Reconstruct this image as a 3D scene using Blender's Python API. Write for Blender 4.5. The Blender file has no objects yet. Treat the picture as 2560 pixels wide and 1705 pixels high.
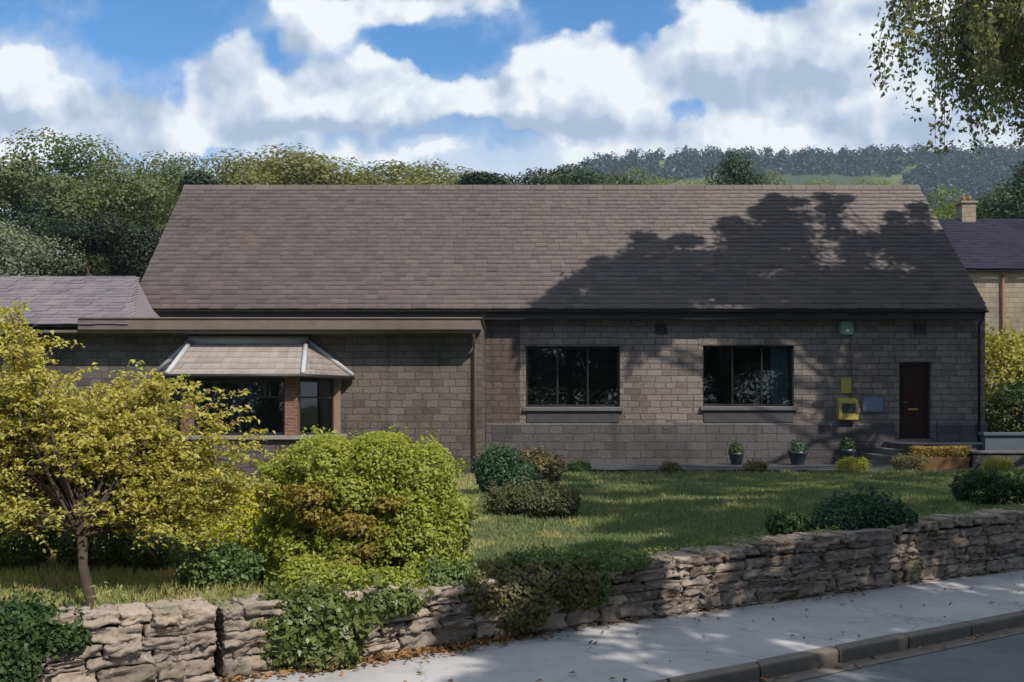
import bpy, bmesh, math, random
import numpy as np
from mathutils import Vector
R = math.radians
scene = bpy.context.scene
COL = scene.collection
# ------------------------------------------------------------------ camera, sky, sun, exposure
CAMZ = 2.1
cd = bpy.data.cameras.new("camera"); cam = bpy.data.objects.new("camera", cd); COL.objects.link(cam)
cam.location = (0, 0, CAMZ); cam.rotation_euler = (R(90), 0, 0)
cd.sensor_width = 36; cd.lens = 35; cd.shift_y = 0.0625
cd.clip_start = 0.1; cd.clip_end = 9000
scene.camera = cam
SUN_AZ, SUN_EL = 38, 47            # degrees to the right of straight behind the camera; elevation
sdir = Vector((math.sin(R(SUN_AZ))*math.cos(R(SUN_EL)), -math.cos(R(SUN_AZ))*math.cos(R(SUN_EL)), math.sin(R(SUN_EL))))
SD = np.array(sdir)
sl = bpy.data.lights.new("sun", 'SUN'); sl.energy = 4.6; sl.angle = R(0.5); sl.color = (1, .93, .84)
so = bpy.data.objects.new("sun", sl); COL.objects.link(so); so.location = (60, -40, 80)
so.rotation_euler = sdir.to_track_quat('Z', 'Y').to_euler()
scene.view_settings.view_transform = 'Standard'; scene.view_settings.look = 'None'
scene.view_settings.gamma = 1; scene.view_settings.exposure = 0.2
scene.cycles.max_bounces = 6; scene.cycles.diffuse_bounces = 3; scene.cycles.glossy_bounces = 3; scene.cycles.transmission_bounces = 4; scene.cycles.transparent_max_bounces = 8

class NT:
    """small helper for node trees"""
    def __init__(s, nt): s.nt = nt; s.L = nt.links.new
    def n(s, t, **kw):
        nd = s.nt.nodes.new(t)
        for k, v in kw.items(): setattr(nd, k, v)
        return nd
    def put(s, sock, v):
        if hasattr(v, 'is_output') or isinstance(v, bpy.types.NodeSocket): s.L(v, sock)
        else: sock.default_value = v
    def m(s, op, a, b=None, c=None, clamp=False):
        nd = s.n('ShaderNodeMath', operation=op, use_clamp=clamp)
        s.put(nd.inputs[0], a)
        if b is not None: s.put(nd.inputs[1], b)
        if c is not None: s.put(nd.inputs[2], c)
        return nd.outputs[0]
    def vm(s, op, a, b=None):
        nd = s.n('ShaderNodeVectorMath', operation=op)
        s.put(nd.inputs[0], a)
        if b is not None: s.put(nd.inputs[3 if op == 'SCALE' else 1], b)
        return nd.outputs[1] if op in ('DOT_PRODUCT', 'LENGTH') else nd.outputs[0]
    def mix(s, f, a, b, blend='MIX'):
        nd = s.n('ShaderNodeMix', data_type='RGBA', blend_type=blend)
        s.put(nd.inputs[0], f); s.put(nd.inputs[6], a); s.put(nd.inputs[7], b)
        return nd.outputs[2]
    def noise(s, vec, scale, detail=4, rough=.55, dist=0, col=False):
        nd = s.n('ShaderNodeTexNoise'); s.L(vec, nd.inputs['Vector'])
        nd.inputs['Scale'].default_value = scale; nd.inputs['Detail'].default_value = detail
        nd.inputs['Roughness'].default_value = rough; nd.inputs['Distortion'].default_value = dist
        return nd.outputs[1 if col else 0]
    def ramp(s, f, stops, interp='LINEAR'):
        nd = s.n('ShaderNodeValToRGB'); s.L(f, nd.inputs[0]); cr = nd.color_ramp; cr.interpolation = interp
        while len(cr.elements) < len(stops): cr.elements.new(.5)
        for e, (p, c) in zip(cr.elements, stops):
            e.position = p; e.color = (*c, 1) if len(c) == 3 else c
        return nd.outputs[0]
    def rng(s, f, a, b, c=0, d=1, smooth=True):
        nd = s.n('ShaderNodeMapRange'); nd.interpolation_type = 'SMOOTHSTEP' if smooth else 'LINEAR'
        s.put(nd.inputs[0], f)
        for i, v in enumerate((a, b, c, d)): nd.inputs[i+1].default_value = v
        return nd.outputs[0]

w = bpy.data.worlds.new("World"); scene.world = w; w.use_nodes = True
w.node_tree.nodes.clear(); W = NT(w.node_tree)
def build_world():
    sky = W.n('ShaderNodeTexSky', sky_type='NISHITA'); sky.sun_disc = False
    sky.sun_elevation = R(SUN_EL); sky.sun_rotation = math.atan2(sdir.x, sdir.y)
    sky.altitude = 200; sky.air_density = 1.0; sky.dust_density = 0.5; sky.ozone_density = 3.5
    d = W.n('ShaderNodeTexCoord').outputs['Generated']
    sp = W.n('ShaderNodeSeparateXYZ'); W.L(d, sp.inputs[0]); X, Y, Z = sp.outputs
    ay = W.m('MAXIMUM', W.m('ABSOLUTE', Y), .12)
    cb = W.n('ShaderNodeCombineXYZ'); W.L(W.m('DIVIDE', X, ay), cb.inputs[0]); W.L(W.m('DIVIDE', Z, ay), cb.inputs[1])
    P0 = cb.outputs[0]
    warp = W.vm('SCALE', W.vm('SUBTRACT', W.noise(P0, 9.0, 5, .55, col=True), (.5, .5, .5)), .07)
    warp = W.vm('ADD', warp, W.vm('SCALE', W.vm('SUBTRACT', W.noise(P0, 34.0, 4, .6, col=True), (.5, .5, .5)), .022))
    P = W.vm('ADD', P0, warp)
    def blobs(lst, P):
        tot = 0.0
        for (u, v, ru, rv, wt) in lst:          # cloud masses: direction in thousandths left/right and up, half-sizes
            q = W.vm('MULTIPLY', W.vm('SUBTRACT', P, (u/1000, v/1000, 0)), (1000/ru, 1000/rv, 0))
            g = W.m('EXPONENT', W.m('MULTIPLY', W.vm('DOT_PRODUCT', q, q), -1.0))
            tot = W.m('MULTIPLY_ADD', g, wt, tot)
        return tot
    D = lambda x, y, rx, ry, wt: ((x*.435-512)/.9956, (405-y*.435)/.9956, rx*.437, ry*.437, wt)
    cover = [D(70, 170, 150, 110, 1.2), D(30, 260, 190, 90, .8), D(700, 150, 120, 60, .5), D(1700, 200, 200, 120, .5), D(2050, 60, 260, 80, .6), D(170, 290, 110, 70, .6), D(350, 262, 110, 45, .3), D(500, 150, 110, 80, .8), D(560, 230, 150, 70, .7),
             D(860, 195, 130, 95, 1.0), D(720, 250, 220, 70, .8), D(1080, 215, 190, 80, 1.0), D(1330, 150, 150, 120, .9), D(1400, 260, 240, 100, .9),
             D(1560, 310, 130, 40, .5), D(740, 30, 170, 60, .75), D(1010, 5, 260, 50, .8), D(1600, 90, 110, 120, .8), D(1900, 130, 360, 170, 1.0),
             D(1900, 300, 260, 60, .8), D(2250, 200, 260, 240, .9), D(900, 350, 420, 26, .75), D(350, 330, 120, 25, .3), D(120, 345, 260, 40, .5),
             D(650, 310, 240, 40, .5), D(2000, 345, 400, 30, .4),
             D(1330, 10, 90, 45, -.75), D(1000, 95, 130, 28, -.7), D(1580, 235, 65, 40, -.8), D(1690, 315, 55, 28, -.6), D(1545, 40, 60, 30, -.55),
             D(1250, 345, 50, 30, -.65), D(300, 100, 110, 70, -.7), D(330, 300, 220, 50, .55), D(480, 350, 60, 30, -.5), D(1290, 60, 60, 30, -.3)]
    c = blobs(cover, P)
    fb = W.noise(P0, 11.0, 7, .58)
    hi = W.rng(Z, .33, .6, 0, .75)               # broken cloud higher up, over the frame
    def puff(Q, sc):
        v = W.n('ShaderNodeTexVoronoi', feature='SMOOTH_F1'); v.inputs['Scale'].default_value = sc; v.inputs['Smoothness'].default_value = .35
        v.inputs['Detail'].default_value = 2.0; v.inputs['Roughness'].default_value = .5
        W.L(Q, v.inputs['Vector']); return v.outputs['Distance']
    Pw = W.vm('ADD', P0, W.vm('SCALE', warp, .55))
    pf = puff(Pw, 13.0)
    c = W.m('ADD', W.m('ADD', c, hi), W.m('MULTIPLY', W.m('SUBTRACT', fb, .5), .85))
    c = W.m('ADD', c, W.m('MULTIPLY', W.m('SUBTRACT', .42, pf), .8))
    thin = W.m('MULTIPLY', W.rng(W.m('ADD', W.noise(P0, 5.0, 6, .62), W.m('MULTIPLY', c, .22)), .44, .72), .7)
    low = W.m('MULTIPLY', W.rng(W.m('ADD', W.m('DIVIDE', Z, ay), W.m('MULTIPLY', W.m('SUBTRACT', W.noise(P0, 7.0, 5, .6), .5), .22)), .33, .24), .86)
    thin = W.m('MAXIMUM', thin, low)
    alpha = W.m('MAXIMUM', W.rng(c, -.02, .40), thin)
    grey = [D(30, 275, 110, 45, .6), D(600, 285, 160, 22, .5), D(900, 290, 250, 22, .75), D(1250, 290, 200, 25, .75), D(1850, 170, 120, 50, .4), D(1800, 20, 160, 50, .4),
            D(2000, 240, 300, 60, .22), D(1700, 200, 130, 60, .4), D(1480, 130, 60, 60, .35), D(2250, 250, 200, 150, .2), D(620, 90, 80, 40, .5), D(350, 270, 110, 70, .5), D(2100, 290, 260, 40, .25),
            D(580, 240, 90, 50, .3), D(1130, 130, 40, 30, .3)]
    g = blobs(grey, P)
    n1 = W.noise(P0, 13.0, 5, .55); n2 = W.noise(W.vm('ADD', P0, (.014, .02, 0)), 13.0, 5, .55)
    pf2 = puff(W.vm('ADD', Pw, (.016, .024, 0)), 13.0)
    rel = W.m('ADD', W.m('MULTIPLY', W.m('SUBTRACT', n2, n1), 1.8), W.m('MULTIPLY', W.m('SUBTRACT', pf, pf2), 1.5))
    sh = W.m('ADD', W.m('ADD', W.m('MULTIPLY', g, 1.15), rel), .2, clamp=True)
    sh = W.m('MAXIMUM', sh, W.rng(c, .02, .5, .4, 0))
    ccol = W.ramp(sh, [(0, (.86, .88, .90)), (.3, (.68, .735, .80)), (.8, (.44, .52, .64)), (1, (.38, .46, .59))])
    bg1 = W.n('ShaderNodeBackground'); bg1.inputs[1].default_value = .14
    hs = W.n('ShaderNodeHueSaturation'); hs.inputs['Saturation'].default_value = 1.3; W.L(sky.outputs[0], hs.inputs['Color'])
    W.L(hs.outputs[0], bg1.inputs[0])
    bg2 = W.n('ShaderNodeBackground'); W.L(ccol, bg2.inputs[0]); bg2.inputs[1].default_value = 1.0
    ms = W.n('ShaderNodeMixShader'); W.L(alpha, ms.inputs[0]); W.L(bg1.outputs[0], ms.inputs[1]); W.L(bg2.outputs[0], ms.inputs[2])
    W.L(ms.outputs[0], W.n('ShaderNodeOutputWorld').inputs[0])
build_world()

# ------------------------------------------------------------------ object helpers
def tag(o, label=None, cat=None, group=None, kind=None):
    if label: o['label'] = label
    if cat: o['category'] = cat
    if group: o['group'] = group
    if kind: o['kind'] = kind
    return o
def thing(name, loc, label, cat, group=None):
    o = bpy.data.objects.new(name, None); COL.objects.link(o); o.location = loc; o.empty_display_size = .3
    return tag(o, label, cat, group)
def link(name, me, mat, parent=None, smooth=False):
    me.materials.append(mat)
    if smooth: me.polygons.foreach_set('use_smooth', np.ones(len(me.polygons), bool))
    o = bpy.data.objects.new(name, me); COL.objects.link(o)
    if parent is not None:
        o.parent = parent; p = parent; off = Vector((0, 0, 0))
        while p is not None: off += p.location; p = p.parent
        o.location = -off                  # geometry is written in world coordinates
    return o
def copy_tree(o, parent=None):
    c = o.copy(); COL.objects.link(c)
    if parent is not None: c.parent = parent
    for ch in list(o.children): copy_tree(ch, c)
    return c
def mesh_np(name, V, F):
    """V (n,3), F (m,k) all faces with k corners"""
    me = bpy.data.meshes.new(name); V = np.asarray(V, np.float32); F = np.asarray(F, np.int32); m, k = F.shape
    me.vertices.add(len(V)); me.vertices.foreach_set('co', V.ravel())
    me.loops.add(m*k); me.loops.foreach_set('vertex_index', F.ravel())
    me.polygons.add(m); me.polygons.foreach_set('loop_start', np.arange(0, m*k, k, dtype=np.int32))
    me.polygons.foreach_set('loop_total', np.full(m, k, np.int32)); me.update(calc_edges=True); return me
class MB:
    def __init__(s): s.V = []; s.F = []
    def add(s, vs, fs):
        b = len(s.V); s.V += [tuple(v) for v in vs]; s.F += [tuple(b+i for i in f) for f in fs]; return s
    def box(s, x0, x1, y0, y1, z0, z1):
        return s.add([(x0, y0, z0), (x1, y0, z0), (x1, y1, z0), (x0, y1, z0), (x0, y0, z1), (x1, y0, z1), (x1, y1, z1), (x0, y1, z1)],
                     [(0, 3, 2, 1), (4, 5, 6, 7), (0, 1, 5, 4), (1, 2, 6, 5), (2, 3, 7, 6), (3, 0, 4, 7)])
    def prism(s, poly, z0, z1):
        n = len(poly); vs = [(x, y, z0) for x, y in poly]+[(x, y, z1) for x, y in poly]
        return s.add(vs, [tuple(range(n-1, -1, -1)), tuple(range(n, 2*n))]+[(i, (i+1) % n, n+(i+1) % n, n+i) for i in range(n)])
    def tube(s, pts, rad, k=7, cap=True):
        pts = [Vector(p) for p in pts]; n = len(pts)
        rad = [rad]*n if not hasattr(rad, '__len__') else rad
        b = len(s.V); up = Vector((.13, .31, 1)).normalized()
        for i, p in enumerate(pts):
            t = (pts[min(i+1, n-1)]-pts[max(i-1, 0)]).normalized()
            a = t.cross(up); a = a.normalized() if a.length > .05 else t.cross(Vector((1, 0, 0))).normalized(); c = t.cross(a)
            for j in range(k):
                an = 2*math.pi*j/k; s.V.append(tuple(p+(a*math.cos(an)+c*math.sin(an))*rad[i]))
        for i in range(n-1):
            for j in range(k): s.F.append((b+i*k+j, b+i*k+(j+1) % k, b+(i+1)*k+(j+1) % k, b+(i+1)*k+j))
        if cap: s.F.append(tuple(b+j for j in range(k))); s.F.append(tuple(b+(n-1)*k+j for j in reversed(range(k))))
        return s
    def build(s, name, mat, parent=None, smooth=False, bevel=0):
        me = bpy.data.meshes.new(name); me.from_pydata(s.V, [], s.F); me.update()
        bm = bmesh.new(); bm.from_mesh(me); bmesh.ops.recalc_face_normals(bm, faces=bm.faces)
        if bevel: bmesh.ops.bevel(bm, geom=[e for e in bm.edges if e.is_manifold and e.calc_face_angle(0) > .5], offset=bevel, segments=2, affect='EDGES', profile=.6, clamp_overlap=True)
        bm.to_mesh(me); bm.free()
        return link(name, me, mat, parent, smooth)
def holes_wall(x0, x1, z0, z1, y, thk, holes):
    """a wall facing -Y with openings, reveals included"""
    xs = sorted({x0, x1, *[h[0] for h in holes], *[h[1] for h in holes]}); zs = sorted({z0, z1, *[h[2] for h in holes], *[h[3] for h in holes]})
    m = MB(); solid = {}
    for i in range(len(xs)-1):
        for j in range(len(zs)-1):
            cx, cz = (xs[i]+xs[i+1])/2, (zs[j]+zs[j+1])/2
            solid[i, j] = not any(h[0] < cx < h[1] and h[2] < cz < h[3] for h in holes)
    for (i, j), sfl in solid.items():
        if not sfl: continue
        a, b, c, d = xs[i], xs[i+1], zs[j], zs[j+1]
        m.add([(a, y, c), (b, y, c), (b, y, d), (a, y, d)], [(0, 1, 2, 3)])
        m.add([(a, y+thk, c), (b, y+thk, c), (b, y+thk, d), (a, y+thk, d)], [(3, 2, 1, 0)])
        for (di, dj, q) in ((-1, 0, [(a, c), (a, d)]), (1, 0, [(b, c), (b, d)]), (0, -1, [(a, c), (b, c)]), (0, 1, [(a, d), (b, d)])):
            if not solid.get((i+di, j+dj), False):
                (p, r), (t, u) = q
                m.add([(p, y, r), (t, y, u), (t, y+thk, u), (p, y+thk, r)], [(0, 1, 2, 3)])
    return m
def vnoise(P, seed=0, oct=3):
    """cheap smooth noise for numpy points, about -1..1"""
    rs = np.random.RandomState(seed); out = np.zeros(len(P)); a = 1.0; f = 1.0
    for _ in range(oct):
        for _k in range(3):
            k = rs.normal(size=3)*f; out += a*np.sin(P@k*2.2+rs.rand()*6.28)/2
        a *= .5; f *= 2
    return out/2

# ------------------------------------------------------------------ materials
def new_mat(name):
    m = bpy.data.materials.new(name); m.use_nodes = True; m.node_tree.nodes.clear(); return m, NT(m.node_tree)
def finish(t, bsdf): t.L(bsdf, t.n('ShaderNodeOutputMaterial').inputs[0])
def princ(t, col, rough=.8, spec=.3, bump=None, bstr=.3, bdist=.02, **kw):
    b = t.n('ShaderNodeBsdfPrincipled'); t.put(b.inputs['Base Color'], (*col, 1) if isinstance(col, tuple) and len(col) == 3 else col)
    t.put(b.inputs['Roughness'], rough); b.inputs['Specular IOR Level'].default_value = spec
    for k, v in kw.items(): t.put(b.inputs[k], v)
    if bump is not None:
        bp = t.n('ShaderNodeBump'); bp.inputs['Strength'].default_value = bstr; bp.inputs['Distance'].default_value = bdist
        t.L(bump, bp.inputs['Height']); t.L(bp.outputs[0], b.inputs['Normal'])
    return b.outputs[0]
def pos(t): return t.n('ShaderNodeNewGeometry').outputs['Position']
def island(t): return t.n('ShaderNodeNewGeometry').outputs['Random Per Island']
def plain(name, col, rough=.7, spec=.3, var=.15, scale=8, bstr=.1, **kw):
    m, t = new_mat(name); n = t.noise(pos(t), scale, 5)
    c = t.mix(n, tuple(x*(1-var) for x in col)+(1,), tuple(x*(1+var) for x in col)+(1,))
    finish(t, princ(t, c, rough, spec, n, bstr, .01, **kw)); return m
def stone_coursed(name, cols, mortar, bw=.42, bh=.17, dirt=.5):
    """coursed gritstone walling"""
    m, t = new_mat(name); p = pos(t); sp = t.n('ShaderNodeSeparateXYZ'); t.L(p, sp.inputs[0])
    h = t.m('ADD', sp.outputs[0], sp.outputs[1]); cb = t.n('ShaderNodeCombineXYZ'); t.L(h, cb.inputs[0]); t.L(sp.outputs[2], cb.inputs[1])
    v = t.vm('ADD', cb.outputs[0], t.vm('SCALE', t.vm('SUBTRACT', t.noise(p, 2.3, 3, col=True), (.5, .5, .5)), .075))
    b = t.n('ShaderNodeTexBrick', offset=.43, squash=.7, squash_frequency=3); t.L(v, b.inputs['Vector'])
    b.inputs['Color1'].default_value = (0, 0, 0, 1); b.inputs['Color2'].default_value = (1, 1, 1, 1); b.inputs['Mortar'].default_value = (.5, .5, .5, 1)
    b.inputs['Scale'].default_value = 1; b.inputs['Mortar Size'].default_value = .012; b.inputs['Mortar Smooth'].default_value = .4
    b.inputs['Brick Width'].default_value = bw; b.inputs['Row Height'].default_value = bh
    c = t.ramp(b.outputs[0], [(i/(len(cols)-1), k) for i, k in enumerate(cols)])
    c = t.mix(b.outputs[1], c, (*mortar, 1))
    big = t.noise(p, .55, 4, .6); fine = t.noise(p, 14, 6, .65)
    c = t.mix(t.rng(big, .35, .7, 0, dirt), c, t.mix(1.0, c, (.45, .42, .4, 1), 'MULTIPLY'))
    c = t.mix(t.m('MULTIPLY', t.m('SUBTRACT', 1.0, fine), .5), c, t.mix(1.0, c, (.55, .55, .57, 1), 'MULTIPLY'))
    st = t.noise(t.vm('MULTIPLY', p, (2.2, 2.2, .18)), 1.0, 5, .6)                          # damp streaks run down
    c = t.mix(t.rng(st, .52, .72, 0, .5), c, t.mix(1.0, c, (.5, .48, .46, 1), 'MULTIPLY'))
    hgt = t.m('ADD', t.m('ADD', t.m('MULTIPLY', b.outputs[1], -1.6), t.m('MULTIPLY', fine, .8)), t.m('MULTIPLY', b.outputs[0], .35))
    finish(t, princ(t, c, .9, .2, hgt, 1.0, .035)); return m
def leaf_mat(name, stops, trans=.35, patch=None, patch_scale=1.2, patch_lo=.5, patch_hi=.65, rough=.5, spec=.3, vary=.6):
    m, t = new_mat(name); r = island(t); p = pos(t)
    f = t.m('ADD', t.m('MULTIPLY', r, vary), t.m('MULTIPLY', t.rng(t.noise(p, 1.1*patch_scale, 3), .3, .7), 1-vary))
    c = t.ramp(f, [(i/(len(stops)-1), k) for i, k in enumerate(stops)])
    if patch: c = t.mix(t.rng(t.noise(p, patch_scale, 2), patch_lo, patch_hi), c, t.ramp(r, [(0, patch[0]), (1, patch[1])]))
    b = princ(t, c, rough, spec)
    tr = t.n('ShaderNodeBsdfTranslucent'); t.L(t.mix(1.0, c, (1.25, 1.15, .55, 1), 'MULTIPLY'), tr.inputs[0])
    mx = t.n('ShaderNodeMixShader'); mx.inputs[0].default_value = trans; t.L(b, mx.inputs[1]); t.L(tr.outputs[0], mx.inputs[2])
    finish(t, mx.outputs[0]); return m
M = {}
M['stone'] = stone_coursed('gritstone walling', [(.168, .135, .118), (.245, .207, .185), (.275, .238, .213), (.208, .178, .164), (.26, .215, .19)], (.13, .12, .112), dirt=.35)
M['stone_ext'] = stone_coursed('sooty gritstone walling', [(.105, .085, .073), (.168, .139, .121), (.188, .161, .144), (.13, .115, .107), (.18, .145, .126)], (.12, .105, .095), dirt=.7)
M['stone_far'] = stone_coursed('buff stone walling', [(.30, .235, .17), (.40, .315, .23), (.36, .285, .21)], (.34, .3, .26), .5, .25)
M['plinth'] = stone_coursed('dark plinth stone', [(.085, .078, .078), (.135, .122, .12), (.11, .10, .10)], (.09, .085, .085), .55, .22)
M['dressed'] = plain('dressed sandstone', (.26, .23, .205), .85, .2, .3, 5, .3)
M['sill'] = plain('weathered slate grey stone', (.11, .105, .105), .75, .3, .3, 6, .3)
def wall_stone():
    m, t = new_mat('dry stone'); p = pos(t); r = island(t)
    c = t.ramp(r, [(0, (.175, .142, .116)), (.3, (.315, .26, .215)), (.5, (.235, .2, .178)), (.75, (.4, .325, .265)), (1, (.28, .225, .178))])
    n1 = t.noise(p, 3.5, 4); n2 = t.noise(p, 24, 6, .7)
    c = t.mix(t.rng(n2, .4, .75, 0, .75), c, t.mix(1.0, c, (.35, .34, .34, 1), 'MULTIPLY'))
    c = t.mix(t.rng(n1, .56, .7, 0, .7), c, (.10, .105, .05, 1))                         # moss
    c = t.mix(t.rng(t.noise(p, 9, 3), .62, .7, 0, .6), c, (.42, .4, .36, 1))             # lichen
    finish(t, princ(t, c, .92, .15, n2, .8, .012)); return m
M['dry'] = wall_stone()
M['earth'] = plain('dark soil', (.055, .042, .03), .95, .1, .5, 12, .5)
def slate(name, stops, spec=.35, rough=.55, tint=None):
    m, t = new_mat(name); p = pos(t); r = island(t)
    c = t.ramp(r, [(i/(len(stops)-1), k) for i, k in enumerate(stops)])
    n = t.noise(p, .5, 4, .6); st = t.noise(t.vm('MULTIPLY', p, (3.0, .35, .35)), 1.0, 4)
    c = t.mix(t.rng(n, .35, .7, 0, .45), c, t.mix(1.0, c, (.7, .72, .76, 1), 'MULTIPLY'))
    c = t.mix(t.rng(st, .5, .75, 0, .4), c, t.mix(1.0, c, (1.25, 1.2, 1.12, 1), 'MULTIPLY'))
    c = t.mix(t.rng(t.noise(p, 2.6, 5, .7), .62, .74, 0, .45), c, (.16, .15, .12, 1))
    c = t.mix(t.rng(t.noise(p, 1.3, 4, .65), .6, .72, 0, .5), c, t.mix(1.0, c, (.55, .58, .5, 1), 'MULTIPLY'))
    f = t.noise(p, 35, 4)
    finish(t, princ(t, c, rough, spec, f, .4, .006)); return m
M['slate'] = slate('stone slate roof', [(.078, .062, .058), (.106, .085, .079), (.094, .076, .071), (.122, .098, .09), (.103, .084, .078)])
M['slate_pale'] = slate('pale slate roof', [(.135, .119, .13), (.185, .163, .172), (.16, .14, .15)])
M['slate_far'] = slate('blue slate roof', [(.024, .023, .036), (.034, .032, .047), (.029, .027, .041)], spec=.1, rough=.85)
M['lead'] = plain('grey lead flashing', (.4, .4, .41), .5, .4, .2, 6, .2)
M['bay_tile'] = slate('bay roof tile', [(.24, .2, .18), (.31, .26, .235), (.27, .235, .22)])
M['dark_paint'] = plain('black brown paint', (.022, .02, .019), .45, .4, .3, 9, .1)
M['fascia'] = plain('weathered concrete fascia', (.15, .124, .105), .85, .2, .4, 2.2, .3)
M['brick'] = stone_coursed('red brick', [(.25, .1, .065), (.32, .135, .085), (.28, .13, .09)], (.28, .24, .21), .23, .077, .2)
M['red_brown_stone'] = stone_coursed('red brown coursed stone', [(.10, .078, .07), (.145, .112, .1), (.12, .095, .087)], (.09, .078, .07), .42, .17, .3)
M['slate_hung'] = plain('dark slate apron', (.055, .054, .058), .6, .3, .3, 5, .3)
M['timber'] = plain('pale stained timber', (.27, .18, .13), .65, .3, .25, 7, .15)
M['door'] = plain('dark brown door paint', (.032, .013, .01), .6, .15, .3, 10, .1)
M['metal'] = plain('dull brass', (.35, .26, .12), .35, .5, .1, 20, .05, Metallic=.9)
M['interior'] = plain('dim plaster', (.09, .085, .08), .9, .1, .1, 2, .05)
M['curtain'] = plain('pale blue blind fabric', (.38, .52, .56), .8, .2, .1, 30, .1)
def glass():
    m, t = new_mat('window glass'); p = pos(t)
    g = t.n('ShaderNodeBsdfGlossy'); g.inputs['Roughness'].default_value = .015; g.inputs[0].default_value = (.9, .95, .95, 1)
    bp = t.n('ShaderNodeBump'); bp.inputs['Strength'].default_value = .04; bp.inputs['Distance'].default_value = .05; t.L(t.noise(p, .9, 2), bp.inputs['Height']); t.L(bp.outputs[0], g.inputs['Normal'])
    tr = t.n('ShaderNodeBsdfTransparent'); tr.inputs[0].default_value = (.72, .78, .78, 1)
    fr = t.n('ShaderNodeFresnel'); fr.inputs[0].default_value = 1.52
    mx = t.n('ShaderNodeMixShader'); t.L(t.m('MULTIPLY', fr.outputs[0], 1.6, clamp=True), mx.inputs[0]); t.L(tr.outputs[0], mx.inputs[1]); t.L(g.outputs[0], mx.inputs[2])
    finish(t, mx.outputs[0]); return m
M['glass'] = glass()
def tarmac(name, a, b, patch=.3, spec=.3):
    m, t = new_mat(name); p = pos(t)
    n = t.noise(p, .9, 5, .6); f = t.noise(p, 110, 3, .7); v = t.n('ShaderNodeTexVoronoi'); t.L(p, v.inputs['Vector']); v.inputs['Scale'].default_value = 95
    c = t.mix(t.rng(n, .3, .7), (*a, 1), (*b, 1)); c = t.mix(t.m('MULTIPLY', f, .6), c, t.mix(1.0, c, (.5, .5, .52, 1), 'MULTIPLY'))
    c = t.mix(t.rng(v.outputs[0], .0, .25, .35, 0), c, (.42, .40, .38, 1))
    c = t.mix(t.rng(t.noise(p, 2.2, 6, .7), .52, .7, 0, .55), c, t.mix(1.0, c, (.6, .59, .58, 1), 'MULTIPLY'))
    c = t.mix(t.rng(t.noise(p, 6.5, 3, .6), .66, .72, 0, .5), c, t.mix(1.0, c, (.5, .5, .5, 1), 'MULTIPLY'))
    ck = t.n('ShaderNodeTexVoronoi', feature='DISTANCE_TO_EDGE'); ck.inputs['Scale'].default_value = .55
    t.L(t.vm('ADD', p, t.vm('SCALE', t.noise(p, 2, 4, col=True), .5)), ck.inputs['Vector'])
    c = t.mix(t.rng(ck.outputs[0], 0, .012, patch, 0), c, (.03, .03, .03, 1))
    finish(t, princ(t, c, .85, spec, f, .5, .004)); return m
M['pave'] = tarmac('worn pavement tarmac', (.38, .372, .372), (.48, .468, .465))
M['road'] = tarmac('road tarmac', (.12, .125, .13), (.17, .175, .18))
M['path'] = tarmac('path tarmac', (.05, .054, .062), (.07, .074, .082))
M['kerb'] = plain('gritstone kerb', (.15, .13, .11), .9, .2, .4, 7, .4)
M['concrete'] = plain('pale blue grey concrete', (.085, .10, .118), .8, .3, .3, 3, .2)
def soil_grass():
    m, t = new_mat('lawn turf'); p = pos(t); n = t.noise(p, .8, 5, .6); f = t.noise(p, 25, 4, .7)
    c = t.ramp(n, [(.25, (.075, .1, .045)), (.5, (.1, .125, .053)), (.75, (.15, .155, .065))])
    c = t.mix(t.m('MULTIPLY', f, .6), c, (.03, .045, .015, 1)); finish(t, princ(t, c, .95, .1, f, .8, .03)); return m
M['turf'] = soil_grass()
M['blade'] = leaf_mat('grass blades', [(.11, .155, .07), (.15, .195, .085), (.2, .225, .095), (.165, .185, .085)], .3, [(.33, .32, .12), (.4, .34, .16)], 1.3, .56, .7, .6, .2)
M['sunlit_blade'] = leaf_mat('sunlit straw grass blades', [(.25, .29, .11), (.33, .36, .13), (.4, .4, .16), (.3, .31, .12)], .35, [(.48, .4, .2), (.42, .33, .17)], 1.3, .52, .66, .6, .2)  # sunlit brightness put into the straw blade colour
M['bark'] = plain('grey brown bark', (.07, .053, .04), .95, .1, .45, 14, .7)
M['bark_pale'] = plain('pale grey bark', (.3, .29, .27), .9, .15, .5, 6, .4)
M['gold_leaf'] = leaf_mat('golden leaves', [(.33, .32, .075), (.46, .44, .12), (.56, .51, .16), (.44, .45, .125)], .45, [(.52, .34, .09), (.45, .29, .08)], 1.6, .62, .75)
M['globe_leaf'] = leaf_mat('bright lime leaves', [(.14, .19, .03), (.28, .34, .06), (.40, .44, .095), (.24, .3, .05)], .45)
M['bronze_leaf'] = leaf_mat('bronze leaves', [(.2, .22, .04), (.29, .25, .05), (.24, .17, .04), (.33, .3, .07)], .4)
M['flower_leaf'] = leaf_mat('yellow flowering leaves', [(.14, .2, .03), (.35, .37, .03), (.55, .5, .03), (.4, .4, .03)], .4)
M['ivy_leaf'] = leaf_mat('ivy leaves', [(.075, .11, .03), (.11, .155, .042), (.155, .195, .055), (.095, .13, .038)], .3, [(.19, .205, .07), (.23, .22, .09)], 2.5, .58, .7, .4, .4)
M['fresh_leaf'] = leaf_mat('fresh green leaves of low shrubs', [(.10, .16, .06), (.15, .22, .08), (.2, .27, .1)], .35)
M['weed_leaf'] = leaf_mat('weed leaves', [(.12, .16, .055), (.18, .22, .075), (.24, .26, .1), (.3, .28, .13)], .35)
M['teal_leaf'] = leaf_mat('blue green leaves', [(.035, .075, .042), (.055, .11, .06), (.075, .13, .068)], .25)
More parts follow.
